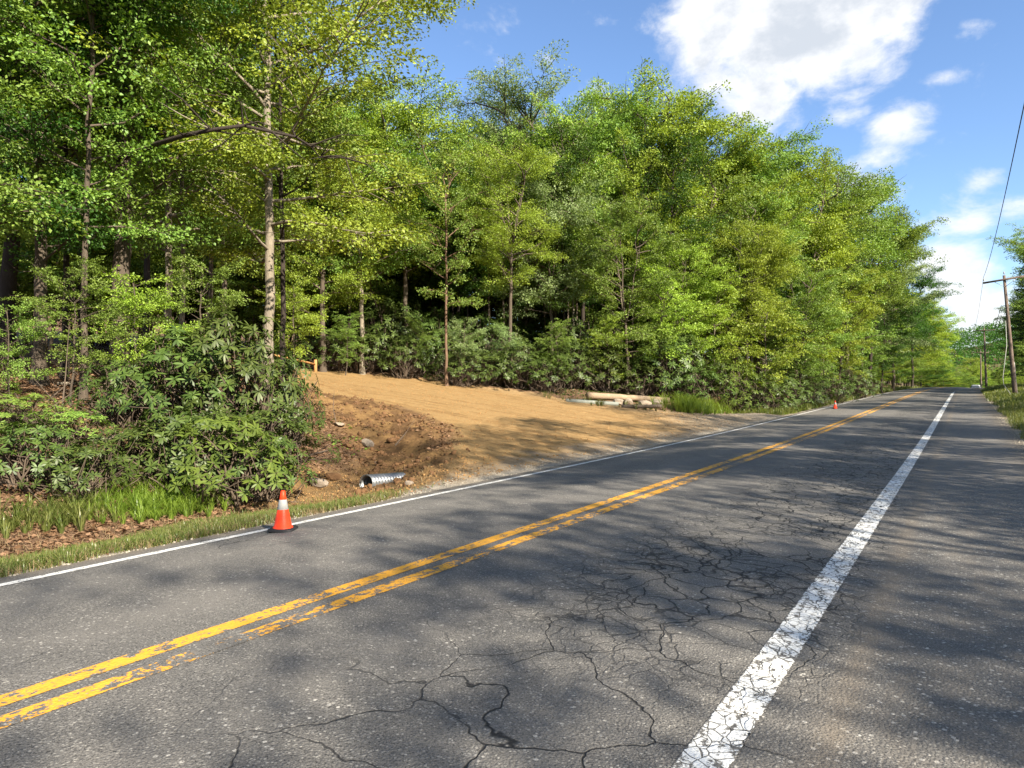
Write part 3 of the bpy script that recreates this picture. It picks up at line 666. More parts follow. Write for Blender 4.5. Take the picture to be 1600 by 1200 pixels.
# ------------------------------------------------------------------ trees
PH = dict(big0=21, big1=20, big2=22, mid0=19, mid1=20, mid2=18, mid3=21, sap0=6.5, sap1=9, thin0=17, conifer=15, shade0=20, shade1=20)
PLACED = []
def ptree(key, px, depth, top, leafmat, bark, label, name='tree', cat='tree', wide=1., group=None):
    x, y = world(px, depth); g = tz1(x, y)
    H = (600-top)/F*depth+EYE-g; s = H/PH[key]
    PLACED.append((x, y, s*4))
    return plant(key, name, x, y, s*wide, None, leafmat, bark, label, cat, group, sz=s)
G, Yl, Pl, Dk = 'leaf_green', 'leaf_yellow', 'leaf_pale', 'leaf_dark'
T = [
 # near trees on the left, their tops above the picture
 ('big1', 419, 20.5, -330, Yl, 'bark_pale', 'tall pale straight trunk rising behind the big rhododendron, nearest the dirt driveway', 1.12),
 ('thin0', 441, 21.3, -150, G, 'bark_dark', 'thin dark trunk close beside the pale trunk above the rhododendron', 1),
 ('big2', 186, 18.5, -520, G, 'bark_grey', 'thickest trunk in the woods at left, its right side dappled by sun', 1),
 ('big1', 262, 22, -300, G, 'bark_pale', 'pale slightly crooked trunk between the thickest trunk and the pale trunk by the driveway', .85),
 ('thin0', 283, 24, -120, G, 'bark_pale', 'slim pale trunk just right of the crooked pale one', 1),
 ('big0', 62, 17, -460, Dk, 'bark_grey', 'grey trunk near the left end of the woods behind the green fern patch', .95),
 ('thin0', 130, 16.2, -260, G, 'bark_grey', 'thin grey trunk close left of the thickest trunk', 1),
 ('thin0', 100, 18.5, -260, G, 'bark_dark', 'dark slim trunk between the thin grey trunk and the woods edge at left', 1),
 ('big0', -75, 15, -620, G, 'bark_grey', 'large tree leaning its leafy boughs in from the left border', 1),
 ('big2', 10, 22, -400, Dk, 'bark_dark', 'dark trunk standing deepest at the left border', 1),
 ('thin0', 330, 27, -60, G, 'bark_grey', 'slim grey trunk behind the crown of the rhododendron', 1),
 ('mid3', 232, 30, -90, G, 'bark_dark', 'dark forked tree high above the thickest trunk', 1),
 ('mid0', 350, 33, 30, G, 'bark_grey', 'leafy green tree back between the two pale trunks', 1),
 ('big0', 505, 36, 60, Yl, 'bark_grey', 'bright yellow-green tree behind the wooden fence post', .9),
 # the wood behind the driveway, left to right
 ('mid0', 566, 37, 135, G, 'bark_pale', 'green tree with a pale trunk behind the top of the driveway', 1),
 ('mid1', 632, 39, 125, Yl, 'bark_grey', 'yellow-green tree standing left of the reddish trunk', 1),
 ('thin0', 698, 34.5, 190, G, 'bark_red', 'tree with a bare reddish trunk at the upper edge of the dirt driveway', .95),
 ('mid3', 760, 44, 170, Pl, 'bark_grey', 'pale tree in the dip left of the tallest rounded crown', .9),
 ('mid3', 818, 43, 88, Pl, 'bark_grey', 'tallest pale green tree with a rounded crown in the middle of the skyline', 1.15),
 ('mid0', 862, 39, 230, Pl, 'bark_grey', 'pale grey-green tree below the tallest rounded crown', 1),
 ('mid1', 912, 43, 142, G, 'bark_dark', 'green tree filling the skyline between the rounded crown and the twin-topped tree', .9),
 ('mid3', 962, 46, 118, G, 'bark_dark', 'dark-topped narrow tree left of the yellow crown on the skyline', .8),
 ('mid1', 1015, 44, 92, Yl, 'bark_dark', 'tall yellowish tree with dark open branches against the big cloud', .95),
 ('mid0', 1085, 48, 175, Yl, 'bark_dark', 'yellow-green tree under the left corner of the big cloud', .95),
 ('mid2', 980, 37, 300, G, 'bark_grey', 'mid-height leafy tree behind the fallen logs', 1),
 ('mid1', 1135, 50, 188, G, 'bark_grey', 'broad green tree below the white edge of the big cloud', .95),
 ('mid2', 1062, 40, 360, Yl, 'bark_grey', 'low bright tree hanging over the laurel thicket by the gravel', 1),
 ('mid1', 1168, 43, 330, Yl, 'bark_dark', 'leaning dark trunk with a yellow crown at the roadside woods edge', 1),
 ('mid0', 1192, 52, 205, G, 'bark_grey', 'green tree on the skyline right of the broad one', .9),
 ('mid2', 1245, 54, 232, Yl, 'bark_grey', 'yellow-green crown halfway down the right slope of the skyline', 1),
 ('mid1', 1285, 58, 222, G, 'bark_grey', 'darker crown standing up where the skyline starts to fall', .9),
 ('mid0', 1250, 46, 400, G, 'bark_grey', 'low branched tree over the roadside bushes before the far cone', 1),
 ('mid0', 1325, 66, 262, G, 'bark_grey', 'green tree above the far orange cone', 1),
 ('mid2', 1312, 58, 400, Yl, 'bark_grey', 'lower yellow-green tree directly behind the far orange cone', 1),
 ('mid1', 1362, 78, 300, G, 'bark_dark', 'tree with boughs sweeping right over the road edge', 1),
 ('mid0', 1395, 92, 352, Pl, 'bark_grey', 'greyish green tree whose boughs reach farthest over the road', 1.05),
 ('mid2', 1378, 80, 440, Dk, 'bark_dark', 'dark deep-green tree at the bend of the tree line by the road', 1.15),
 ('mid1', 1425, 112, 410, Dk, 'bark_dark', 'dark green tree standing behind the pale reaching boughs', 1.05),
 ('mid0', 1440, 138, 452, Yl, 'bark_grey', 'light yellow-green rounded tree at the far end of the left tree line', 1.1),
 ('mid2', 1452, 165, 478, Yl, 'bark_grey', 'small light green tree closing the left tree line near the crest', 1.2),
]
random.seed(11)
for key, px, dep, top, lm, bk, lab, wd in T:
    if px > 1180 and key == 'mid0': key = 'mid2'
    ptree(key, px, dep, top, lm, bk, lab, wide=wd)
# filling of the wood: countable trunks behind the front ones
random.seed(5)
def free(x, y, r):
    return all((x-a)**2+(y-b)**2 > r*r for a, b, _ in PLACED)
nfill = 0
for _ in range(9000):
    if nfill > 175: break
    Y = random.uniform(-4, 175); u = random.uniform(5, 42)
    x = -7.45-u+float(shift(Y)); 
    if 7 < Y < float(np.interp(u, *FARB))+1.6 and u < 30: continue
    if Y > 36 and u < 4.5: continue
    if Y <= 7 and u < 9.5: continue
    if Y > 60 and u > 22: continue
    if Y > 100 and u > 15: continue
    dep = x*-sn+Y*cs; px = 800+F*(x*cs+Y*sn)/max(dep, .1)
    if dep < 8 or px < -250 or px > 1480: continue
    if not free(x, Y, 3.0): continue
    PLACED.append((x, Y, 3)); nfill += 1
    key = random.choice(['mid0', 'mid1', 'mid2', 'mid3', 'thin0', 'mid0', 'mid1'])
    if dep < 26: key = random.choice(['thin0', 'big2', 'mid3'])
    top = 235 if px > 520 else 60
    top = np.interp(px, [-250, 300, 520, 640, 700, 820, 1010, 1150, 1290, 1380, 1440, 1480], [-50, 60, 130, 190, 215, 170, 175, 245, 290, 380, 470, 510])
    Hm = (600-top)/F*dep+EYE-tz1(x, Y)
    H = min(random.uniform(15, 20), Hm*random.uniform(.85, 1.0)); s = max(.35, H/PH[key])
    plant(key, 'tree', x, Y, s*random.uniform(.9, 1.1), None, random.choice([G, G, G, Dk, Yl, Pl]), random.choice(['bark_grey', 'bark_dark', 'bark_grey']),
          'slender leafy tree deep in the green wood behind the front row of trees', 'tree', 'trees deep in the wood', sz=s)
for i in range(110):
    px = random.uniform(120, 1300); dp = random.uniform(46, 62)+max(0, px-1120)*.11; x, Y = world(px, dp)
    s = random.uniform(.8, 1.3)
    plant(random.choice(['sap0', 'sap1', 'sap1']), 'sapling', x, Y, s*1.3, None, random.choice([G, Dk, Dk]), None,
          'dim sapling far back in the wood behind the driveway', 'sapling', 'saplings far back in the wood', sz=s*1.05)
for i in range(34):
    px = random.uniform(500, 1200); dp = float(np.interp(px, [500, 1100, 1200], [38.5, 40, 48]))+random.uniform(0, 6); x, Y = world(px, dp)
    s = random.uniform(.75, 1.05)
    plant('thin0', 'tree', x, Y, s*.85, None, random.choice([G, Dk, Yl]), random.choice(['bark_pale', 'bark_grey', 'bark_grey', 'bark_dark']),
          'slim straight trunk rising out of the dark laurels behind the driveway', 'tree', 'slim trunks behind the laurels', sz=s)
# understory saplings along the wood's edge
random.seed(9)
SP = [('sap0', 20, 14.5, 470, G, 'low layered sapling at the left border over the fern patch'),
      ('sap1', 110, 15.5, 400, G, 'layered green sapling in front of the thin grey trunk at left'),
      ('sap0', 210, 17, 420, Yl, 'bright leafy sapling just right of the thickest trunk'),
      ('sap1', 320, 19, 390, G, 'leafy sapling hanging over the top of the rhododendron'),
      ('sap0', 455, 33, 430, Yl, 'bright yellow-green sapling arching over the wooden fence rail'),
      ('sap1', 540, 33, 485, G, 'green sapling behind the fence post at the top of the driveway'),
      ('sap0', 722, 33.5, 495, Pl, 'small pale sapling with layered leaves right of the reddish trunk'),
      ('sap1', 790, 34.5, 505, Pl, 'pale layered sapling above the dark laurels behind the driveway'),
      ('sap1', 870, 34, 495, G, 'green layered sapling left of the fallen logs'),
      ('sap1', 950, 34.5, 485, Yl, 'bright sapling directly behind the fallen logs'),
      ('sap1', 1035, 35.5, 410, Yl, 'yellow-green sapling over the right end of the fallen logs'),
      ('sap1', 1110, 38, 420, Yl, 'bright roadside sapling above the pale leafed laurel'),
      ('sap0', 1190, 39, 470, Yl, 'small bright sapling at the corner where the gravel meets the road'),
      ('sap1', 1225, 46, 450, G, 'green roadside sapling left of the far orange cone'),
      ('sap1', 1290, 54, 480, G, 'low green roadside sapling behind the far orange cone'),
      ('sap1', 1345, 68, 500, G, 'dim green sapling on the bank where the wood is darkest'),
      ('sap1', 1400, 100, 530, Yl, 'small sunlit sapling low at the far end of the tree line'),
      ('sap1', 650, 35, 495, G, 'leafy sapling left of the reddish trunk')]
for key, px, dep, top, lm, lab in SP:
    ptree(key, px, dep+(2.2 if 500 < px < 1130 else 0), top, lm, 'bark_grey', lab, 'sapling', 'sapling')

for i in range(110):
    Y = random.uniform(66, 290); x = -7.45-random.uniform(2.6, 7)+float(shift(Y))
    if i % 5 == 0: Y = random.uniform(150, 300); x = float(shift(Y))-7.45-random.uniform(2, 12)
    s = random.uniform(.7, 1.2)
    plant(random.choice(['sap0', 'sap1']), 'sapling', x, Y, s*1.3, None, random.choice([G, G, Yl, Dk]), None,
          'low leafy sapling under the far end of the left tree line', 'sapling', 'saplings at the far tree line', sz=s*(.8 if i % 2 else .45))
for i in range(70):
    px = random.uniform(-120, 520); dp = random.uniform(23, 46); x, Y = world(px, dp)
    if Y > 7 and 7 < Y < float(np.interp(-x-7.45, *FARB))+2 and -x-7.45 < 32: continue
    s = random.uniform(.7, 1.15)
    plant(random.choice(['sap0', 'sap1']), 'sapling', x, Y, s*1.25, None, random.choice([G, G, Yl, Dk]), None,
          'leafy understory sapling deep among the trunks at left', 'sapling', 'saplings among the left trunks', sz=s)
# trees on the right bank beyond the pole
random.seed(21)
RT = [('conifer', 6.4, 92, 18, None, 'tall dark conifer at the right border behind the nearest utility pole', 'conifer'),
      ('mid1', 7.2, 77, 15, G, 'green broadleaf tree at the right border beside the nearest utility pole', 'tree'),
      ('mid0', 9.0, 104, 19, G, 'leafy tree behind the nearest utility pole', 'tree'),
      ('mid2', 6.8, 118, 14, G, 'green tree between the first and the second utility pole', 'tree'),
      ('mid0', 7.5, 135, 14, Yl, 'lighter green tree right of the second utility pole', 'tree'),
      ('mid1', 8.5, 152, 15, G, 'green tree behind the second utility pole', 'tree'),
      ('mid2', 10.5, 172, 13, Dk, 'dark green tree above the white car on the crest', 'tree'),
      ('sap1', 5.6, 84, 6, G, 'low leafy sapling on the right bank below the nearest pole', 'sapling'),
      ('sap1', 6, 100, 6, Dk, 'dark sapling on the right bank behind the nearest pole', 'sapling'),
      ('sap1', 6.2, 126, 6, G, 'sapling on the right bank below the second pole', 'sapling')]
for key, X, Y, H, lm, lab, nm in RT:
    s = H/PH[key]; PLACED.append((X+float(shift(Y)), Y, 3))
    plant(key, nm, X+float(shift(Y)), Y, s, None, lm, None, lab, nm if nm != 'tree' else 'tree', None)
for _ in range(34):
    Y = random.uniform(85, 240); X = random.uniform(11, 26)
    x = X+float(shift(Y))
    if not free(x, Y, 3.5): continue
    PLACED.append((x, Y, 3)); s = random.uniform(.7, .95)
    plant(random.choice(['mid0', 'mid1', 'mid2']), 'tree', x, Y, s, None, random.choice([G, Dk, Yl]), None,
          'green tree up the right bank behind the pole line', 'tree', 'trees on the right bank')
# trees round the bend that close the view over the crest
for i in range(30):
    Y = random.uniform(190, 330); X = random.uniform(-16, -8)+float(shift(Y))
    if not free(X, Y, 4): continue
    PLACED.append((X, Y, 3)); s = random.uniform(.38, .55)
    plant(random.choice(['mid0', 'mid1', 'mid2']), 'tree', X, Y, s, None, random.choice([G, Yl, Yl]), None,
          'light green tree beyond the crest where the road bends right', 'tree', 'trees beyond the crest')
# roadside trees to the right of and behind the viewpoint: they stand there and shade the road
random.seed(33)
SH = []
for Y0 in np.arange(-36, 66, 4.0):
    for X0 in (12.5, 18.5, 25.5):
        X = X0+random.uniform(-1.2, 1.2); Y = Y0+random.uniform(-1.2, 1.2)
        if Y > 56 and X < 14: continue
        if (44.5 < Y < 48.5): continue
        if random.random() < {12.5: .6, 18.5: .6, 25.5: .7}[X0]: continue
        if abs(Y+2.3+(X-12.5)*.326) < 1.7: continue
        SH.append((X, Y, X0))
for X, Y, X0 in SH:
    H = {12.5: 14.5, 18.5: 18.5, 25.5: 22.5}[X0]*random.uniform(.88, 1.1)*(1.08 if 3 < Y < 24 else 1.25 if Y < 2 and X0 < 15 else 1)
    key = random.choice(['shade0', 'shade1'])
    s = H/PH[key]; PLACED.append((X, Y, 3))
    plant(key, 'tree', X, Y, s*1.05, None, G, None, 'roadside tree right of the viewpoint whose shadow falls across the asphalt', 'tree', 'shade trees on the right roadside', sz=s)

# ------------------------------------------------------------------ overhanging dark limb at the upper left
def bough():
    mb = MB()
    x0, y0 = world(235, 17.5); 
    pts = []
    for px, py, dp in [(186, 250, 18.3), (235, 228, 16.6), (287, 212, 15.2), (330, 203, 15.0), (380, 196, 15.2), (425, 206, 15.8), (462, 214, 16.5), (485, 228, 16.9), (500, 246, 17.2), (540, 247, 17.8), (600, 240, 18.5)]:
        X, Y = world(px, dp); pts.append((X, Y, EYE+(600-py)/F*dp))
    mb.tube(pts, [.075, .06, .05, .043, .038, .034, .029, .022, .017, .012, .005], 7)
    r = np.random.default_rng(3)
    for k in range(2, 10):
        p = np.array(pts[k]); 
        for j in range(3):
            d = unit(r.normal(0, 1, 3)*[1, 1, .7]+[.2, .2, .1]); L = r.uniform(.5, 1.6)
            q1 = p+d*L*.5+r.normal(0, .06, 3); q2 = q1+unit(d+r.normal(0, .4, 3))*L*.5
            mb.tube([p, q1, q2], [.022, .013, .004], 4, False)
    o = mb.build('bough', M['bark_dark'], None, True)
    host = [r for r in bpy.data.objects if str(r.get('label', '')).startswith('thickest trunk')][0]   # it grows from this tree
    inv = (Matrix.LocRotScale(host.location, host.rotation_euler, host.scale)).inverted()
    o.data.transform(inv); o.parent = host; o['label'] = 'dark crooked bough reaching right across the pale trunk'
bough()

# ------------------------------------------------------------------ rhododendrons
def gen_rhodo(seed, a, b, h, ntip, L, inner=.35, nst=14, base=.3):
    rng = np.random.default_rng(seed); st = MB()
    tips = []; dirs = []
    for i in range(ntip):
        th = rng.random()*6.283; ph = rng.random()**.75
        lump = .78+.3*noise2(np.array([th*1.6]), np.array([ph*4.]), seed)[0]+rng.normal(0, .05)
        rr = lump if rng.random() > inner else rng.uniform(.45, .9)
        cz = math.sin(ph*1.5); cr = math.cos(ph*1.5)*.95+.12
        t = np.array([a*cr*math.cos(th)*rr, b*cr*math.sin(th)*rr, base+h*cz*rr])
        tips.append(t); dirs.append(unit(t*[1, 1, .5]+[0, 0, .45*h]+rng.normal(0, .35, 3)))
    tips = np.array(tips); dirs = np.array(dirs)
    for i in range(nst):
        th = rng.random()*6.283; p0 = np.array([.3*a*math.cos(th), .3*b*math.sin(th), -.2])
        for j in rng.choice(ntip, 9, False):
            t = tips[j]; mid = (p0+t)/2+rng.normal(0, .14, 3)+[0, 0, .12]
            st.tube([p0, p0*.6+mid*.4+rng.normal(0, .06, 3), mid, t], [.028, .02, .013, .006], 4, False)
    P = []; D = []; N = []
    for t, d in zip(tips, dirs):
        n = rng.integers(7, 12); ref = unit(np.cross(d, rng.normal(0, 1, 3))); ref2 = np.cross(d, ref)
        a0 = rng.random()*6.28
        for k in range(n):
            an = a0+k*6.283/n+rng.normal(0, .2)
            e = ref*math.cos(an)+ref2*math.sin(an)
            lift = rng.uniform(-.25, .5)
            P.append(t+e*.01); D.append(e+d*lift+np.array([0, 0, -.15])); N.append(d-e*lift*.6)
    P = np.array(P); D = np.array(D); N = np.array(N)
    V, T_, tint = leaves_mesh(P, D, N, L*rng.uniform(.65, 1.15, len(P)), .13, 0, rng, six=True, droop=.1)
    return st, V, T_, tint, ntip, len(P)
RH = dict(r0=(51, 1.5, 1.3, 1.7, 300, .165), r1=(52, 1.2, 1.1, 1.2, 200, .16), r2=(53, 1.9, 1.5, 2.0, 300, .19), r3=(54, 1.5, 1.3, 1.5, 170, .15))
for k, v in RH.items():
    st, V, T_, tint, K, N = gen_rhodo(*v)
    root = empty('rhododendron'); st.build('stems', M['twig'], root, True)
    mesh_obj('leaves', V, T_, M['rhodo'], root, attrs={'tint': tint}); PROTO[k] = root
def bush(key, px, py, dep, sc, lm, lab, rz=0, szz=None, group=None):
    """base at ground, placed by compass bearing and distance"""
    x, y = world(px, dep)
    r = plant(key, 'rhododendron', x, y, sc, rz, lm, None, lab, 'shrub', group)
    r.location.z -= .05
    if szz: r.scale = (sc, sc, szz)
    return r
rn = random.Random(4)
bush('r0', 362, 0, 15.6, 1.12, None, 'tallest dark rhododendron, its crown reaching up round the pale trunk', .3, 1.5)
bush('r0', 300, 0, 15.6, 1.2, None, 'dark rhododendron with twisted bare stems left of the tallest one', 2.1, 1.2)
bush('r0', 418, 0, 14.4, .92, 'rhodo', 'dark rhododendron at the edge of the brown earth slope', 4.0, .78)
bush('r1', 443, 0, 16.6, .75, 'rhodo', 'rhododendron spray with leaves hanging over the sand beside the earth slope', 1.0, 1.3)
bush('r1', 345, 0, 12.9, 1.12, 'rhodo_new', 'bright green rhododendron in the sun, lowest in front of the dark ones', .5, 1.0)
bush('r1', 290, 0, 13.3, 1.0, 'rhodo', 'low rhododendron left of the bright green one', 2.4, .95)
bush('r1', 405, 0, 13.4, .8, 'rhodo', 'small drooping rhododendron right of the bright green one', 3.4, .8)
bush('r1', 215, 0, 13.0, .85, 'rhodo', 'low dark shrub above the fresh grass clump', 1.7, .7)
bush('r1', 200, 0, 15.2, .9, 'rhodo', 'dark shrub in front of the thickest trunk', 5.1, .9)
bush('r1', 130, 0, 11.8, .75, 'rhodo', 'low dark shrub in the shaded ditch at left', 2.2, .6)
bush('r1', 40, 0, 11.6, .8, 'rhodo', 'dim shrub at the left border in the shaded ditch', 3.2, .65)
bush('r3', 20, 0, 13.6, .8, 'leaf_green', 'low bright leafy patch below the fern bank at left', 3.9, .4)
bush('r3', 95, 0, 13.4, .7, 'leaf_green', 'low green leafy patch under the thin grey trunk', 5.0, .4)
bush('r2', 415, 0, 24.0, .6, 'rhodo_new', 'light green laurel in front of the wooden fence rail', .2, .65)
labs = ['dark laurel behind the wooden fence post', 'dark laurel at the far top of the driveway', 'laurel left of the reddish trunk base', 'laurel just right of the reddish trunk base',
        'laurel behind the middle of the dirt edge', 'shiny-leafed laurel below the pale sapling', 'tall laurel with sun-flecked leaves behind the dirt edge', 'laurel left of the fallen logs',
        'laurel behind the left end of the fallen logs', 'laurel behind the right end of the fallen logs', 'brownish laurel right of the fallen logs', 'broad laurel behind the tall verge grass',
        'pale-leafed laurel by the gravel corner', 'dark laurel at the gravel corner nearest the road', 'dark laurel past the gravel corner', 'laurel on the bank left of the far cone', 'laurel on the bank behind the far cone', 'last dark laurel in the deep shade up the road']
spots = [(515, 35.5, .95), (570, 36, 1), (632, 35.2, .9), (722, 34.0, .85), (765, 34.5, .9), (806, 34.5, 1.0), (848, 33.8, 1.05), (892, 33.8, 1.0), (940, 34, 1.1), (992, 34.2, 1.15), (1040, 34.5, 1.15),
         (1088, 36, 1.15), (1150, 37.5, 1.1), (1185, 37.6, 1.1), (1215, 41, 1.15), (1250, 47, 1.2), (1290, 52, 1.1), (1330, 62, 1.3)]
for (px, dp, s_), lb in zip(spots, labs):
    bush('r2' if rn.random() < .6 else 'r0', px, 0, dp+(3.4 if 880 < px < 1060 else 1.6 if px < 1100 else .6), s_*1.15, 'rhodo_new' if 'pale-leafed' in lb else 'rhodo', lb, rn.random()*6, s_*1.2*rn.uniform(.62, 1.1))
for i in range(26):
    px = rn.uniform(480, 1330); dp = float(np.interp(px, [480, 700, 1100, 1330], [40, 38.5, 39.5, 70]))+rn.uniform(0, 4)
    bush('r2', px, 0, dp, rn.uniform(1.0, 1.5), 'rhodo', 'dark laurel back in the shade of the wood', rn.random()*6, rn.uniform(1.0, 1.7), 'laurels back in the wood')

# ------------------------------------------------------------------ grass, litter, clods
def grass(name, pts, hmin, hmax, mat, seed, label, lean=.5, w=.006, kind='stuff'):
    rng = np.random.default_rng(seed); N = len(pts)
    P = np.asarray(pts); a = rng.random(N)*6.283; h = rng.uniform(hmin, hmax, N)
    d = np.stack([np.cos(a), np.sin(a), 0*a], 1); s = np.stack([-np.sin(a), np.cos(a), 0*a], 1)
    l = (rng.random(N)**1.2*lean*1.3*h)[:, None]; h = h[:, None]; up = np.array([[0, 0, 1.]])
    ww = (w*rng.uniform(.7, 1.4, N))[:, None]
    base = P-[0, 0, .02]
    m1 = base+up*h*.55+d*l*.3; m2 = base+up*h*.9+d*l*.75; tip = base+up*h*(1-.25*l/h)+d*l*1.25
    V = np.stack([base-s*ww, base+s*ww, m1+s*ww*.85, m1-s*ww*.85, m2+s*ww*.5, m2-s*ww*.5, tip], 1).reshape(-1, 3)
    b = np.arange(N)[:, None]
    Q = np.concatenate([b*7+np.array([[0, 1, 2, 3]]), b*7+np.array([[3, 2, 4, 5]])]); Tt = b*7+np.array([[5, 4, 6]])
    o = mesh_obj(name, V, [Q, Tt], M[mat], attrs={'tint': np.repeat(rng.random(N), 7)})
    tag(o, label, None, None, kind); return o
def scatter(n, x0, x1, y0, y1, seed, fn=None, clump=0):
    rng = np.random.default_rng(seed)
    x = rng.uniform(x0, x1, n); y = rng.uniform(y0, y1, n)
    if fn is not None:
        k = rng.random(n) < fn(x, y); x, y = x[k], y[k]
    return np.stack([x, y, tz(x, y)], 1)
def verge_den(x, y):
    u = -x-7.45; nz = fbm(x*1.7, y*1.7, 3, 77)
    return sstep(u+nz*.5, .35, .7)*(1-sstep(u+nz*1.6, 2.6, 3.8))*(1-sstep(y+nz*3, 9.0, 11.2))*sstep(nz, .15, .38)*(1-.35*np.exp(-((u-1.5)/.35)**2))
grass('verge_grass', scatter(120000, -11.8, -7.6, 1.5, 12.5, 1, lambda x, y: verge_den(x, y)*sstep(fbm(x*4, y*4, 2, 99), .2, .5)), .04, .15, 'grass', 1, 'short patchy grass along the left road edge', 1.3, .004)
grass('dry_verge_grass', scatter(70000, -11.5, -7.6, 1.5, 13, 2, lambda x, y: .8*verge_den(x, y)+.12*(1-sstep(y, 10, 12.5))*sstep(-x-7.45, .25, .6)), .04, .12, 'straw', 2, 'dry straw in the short grass of the left verge', 1.3, .003)
def clumps(name, cs_, n, r, hmin, hmax, mat, seed, label, lean=1.0, w=.0065):
    """tussocks: the blades of each fan outwards from its middle"""
    rng = np.random.default_rng(seed); V = []; Q = []; T_ = []; tint = []; c0 = 0
    for (x, y) in cs_:
        for j in range(max(3, n//22)):
            cx, cy = x+rng.normal(0, r), y+rng.normal(0, r); hh = rng.uniform(hmin, hmax); m = 22; tt = rng.random()
            a = rng.random(m)*6.283; h = hh*rng.uniform(.55, 1.1, m); l = h*rng.uniform(.15, 1.0, m)*lean
            d = np.stack([np.cos(a), np.sin(a), 0*a], 1); s_ = np.stack([-np.sin(a), np.cos(a), 0*a], 1)*(w*rng.uniform(.7, 1.3, m))[:, None]
            z = tz(np.full(m, cx), np.full(m, cy)); base = np.stack([np.full(m, cx), np.full(m, cy), z-.02], 1)+d*.02
            up = np.array([[0, 0, 1.]]); h = h[:, None]; l = l[:, None]
            m1 = base+up*h*.6+d*l*.25; m2 = base+up*h*.92+d*l*.7; tip = base+up*h*(.95-.45*l/h)+d*l*1.25
            V.append(np.stack([base-s_, base+s_, m1+s_*.9, m1-s_*.9, m2+s_*.55, m2-s_*.55, tip], 1).reshape(-1, 3))
            b_ = c0+np.arange(m)[:, None]*7; c0 += m*7
            Q += [b_+np.array([[0, 1, 2, 3]]), b_+np.array([[3, 2, 4, 5]])]; T_.append(b_+np.array([[5, 4, 6]]))
            tint.append(np.repeat(np.clip(tt*.5+rng.random(m)*.5, 0, 1), 7))
    o = mesh_obj(name, np.concatenate(V), [np.concatenate(Q), np.concatenate(T_)], M[mat], attrs={'tint': np.concatenate(tint)})
    tag(o, label, None, None, 'stuff'); return o
c_ = [at(px, py)[:2] for px, py in [(205, 800), (225, 798), (248, 795), (268, 792), (290, 786), (185, 806), (235, 806), (262, 800), (302, 792), (312, 780), (215, 790)]]
clumps('bright_grass', c_, 330, .30, .12, .44, 'grass_bright', 5, 'long fresh bright green grass clump at the foot of the rhododendron')
c_ = [at(px, py)[:2] for px, py in [(90, 812), (110, 818), (75, 826), (20, 822), (10, 832), (120, 808), (40, 838), (150, 830), (170, 822)]]
clumps('ditch_grass', c_[:6], 230, .2, .16, .48, 'grass', 6, 'long shaded grass in the ditch at left')
c_ = [at(px, py)[:2] for px, py in [(1068, 641), (1080, 643), (1095, 644), (1055, 638), (1110, 645), (1122, 646), (1075, 637)]]
clumps('tall_grass', c_, 420, .42, .25, .85, 'grass_bright', 7, 'tall bright grass between the logs and the laurel by the gravel')
c_ = [at(px, py)[:2] for px, py in [(925, 632), (940, 634), (985, 637), (1005, 640), (1020, 640), (1035, 641), (1046, 640), (900, 627), (870, 623)]]
clumps('log_weeds', c_, 90, .35, .10, .42, 'grass', 17, 'straggly weeds growing round the logs and rocks')
def far_den(x, y):
    u = -(x-shift(y))-7.45; nz = fbm(x*.9, y*.9, 3, 78); return sstep(u, .3, .6)*(1-sstep(u+nz*1.6, 2.4, 4))*sstep(y+nz*2, 37.8, 38.6)*.9
print('fence', at(493,581), 'log', at(918,628), at(1044,633))
grass('far_verge_grass', scatter(60000, -13, -7.0, 37, 75, 8, far_den), .15, .45, 'grass', 8, 'green grass strip along the road under the wood past the driveway', .6, .011)
grass('far_bright_grass', scatter(16000, -12, -7.4, 37, 52, 18, lambda x, y: far_den(x, y)*.5), .1, .35, 'grass_bright', 18, 'sunlit grass at the far corner of the driveway', .6, .011)
grass('distant_verge_grass', scatter(30000, -13, 2, 75, 150, 9, far_den), .2, .5, 'grass', 9, 'distant grass strip below the tree line', .6, .02)
def rden(x, y):
    v = x-shift(y)-1.45; nz = fbm(x*1.2, y*1.2, 3, 79); return sstep(v+nz*.5-.25, .0, .35)*(.35+.65*sstep(nz, .3, .6))*sstep(nz+v, .4, .9)
grass('right_verge_grass', scatter(70000, 1.3, 5.5, 17, 48, 10, rden), .08, .30, 'grass', 10, 'green grass covering the right verge below the pole', .7, .006)
grass('right_far_grass', scatter(60000, 1.3, 9, 48, 150, 11, rden), .15, .4, 'grass', 11, 'distant grass on the right bank', .7, .014)
def litter(name, n, x0, x1, y0, y1, fn, seed, label, s0=.04, s1=.09, mat='litter'):
    p = scatter(n, x0, x1, y0, y1, seed, fn); rng = np.random.default_rng(seed); N = len(p); a = rng.random(N)*6.283
    p[:, 2] += .012
    V, T_, t = leaves_mesh(p, np.stack([np.cos(a), np.sin(a), rng.normal(0, .25, N)], 1), np.array([[0, 0, 1.]])+rng.normal(0, .45, (N, 3)), rng.uniform(s0, s1, N), .33, .12, rng)
    o = mesh_obj(name, V, T_, M[mat], attrs={'tint': t}); tag(o, label, None, None, 'stuff')
litter('leaf_litter', 60000, -24, -10, 0, 17, lambda x, y: (1-masks(x, y)[3])*(1-masks(x, y)[5])*(1-masks(x, y)[4]*.9)*.9, 12, 'brown fallen leaves carpeting the slope of the wood at left', .05, .12)
litter('verge_leaves', 9000, -10.8, -7.7, 1, 12, lambda x, y: .25, 13, 'dry leaves and bits caught in the left verge', .02, .06)
litter('ground_plants', 20000, -24, -11, 0, 14, lambda x, y: sstep(fbm(x*.6, y*.6, 3, 91), .48, .62)*.6*sstep(-x, 12, 13.5), 14, 'low green plants on the floor of the wood at left', .06, .13, 'leaf_green')
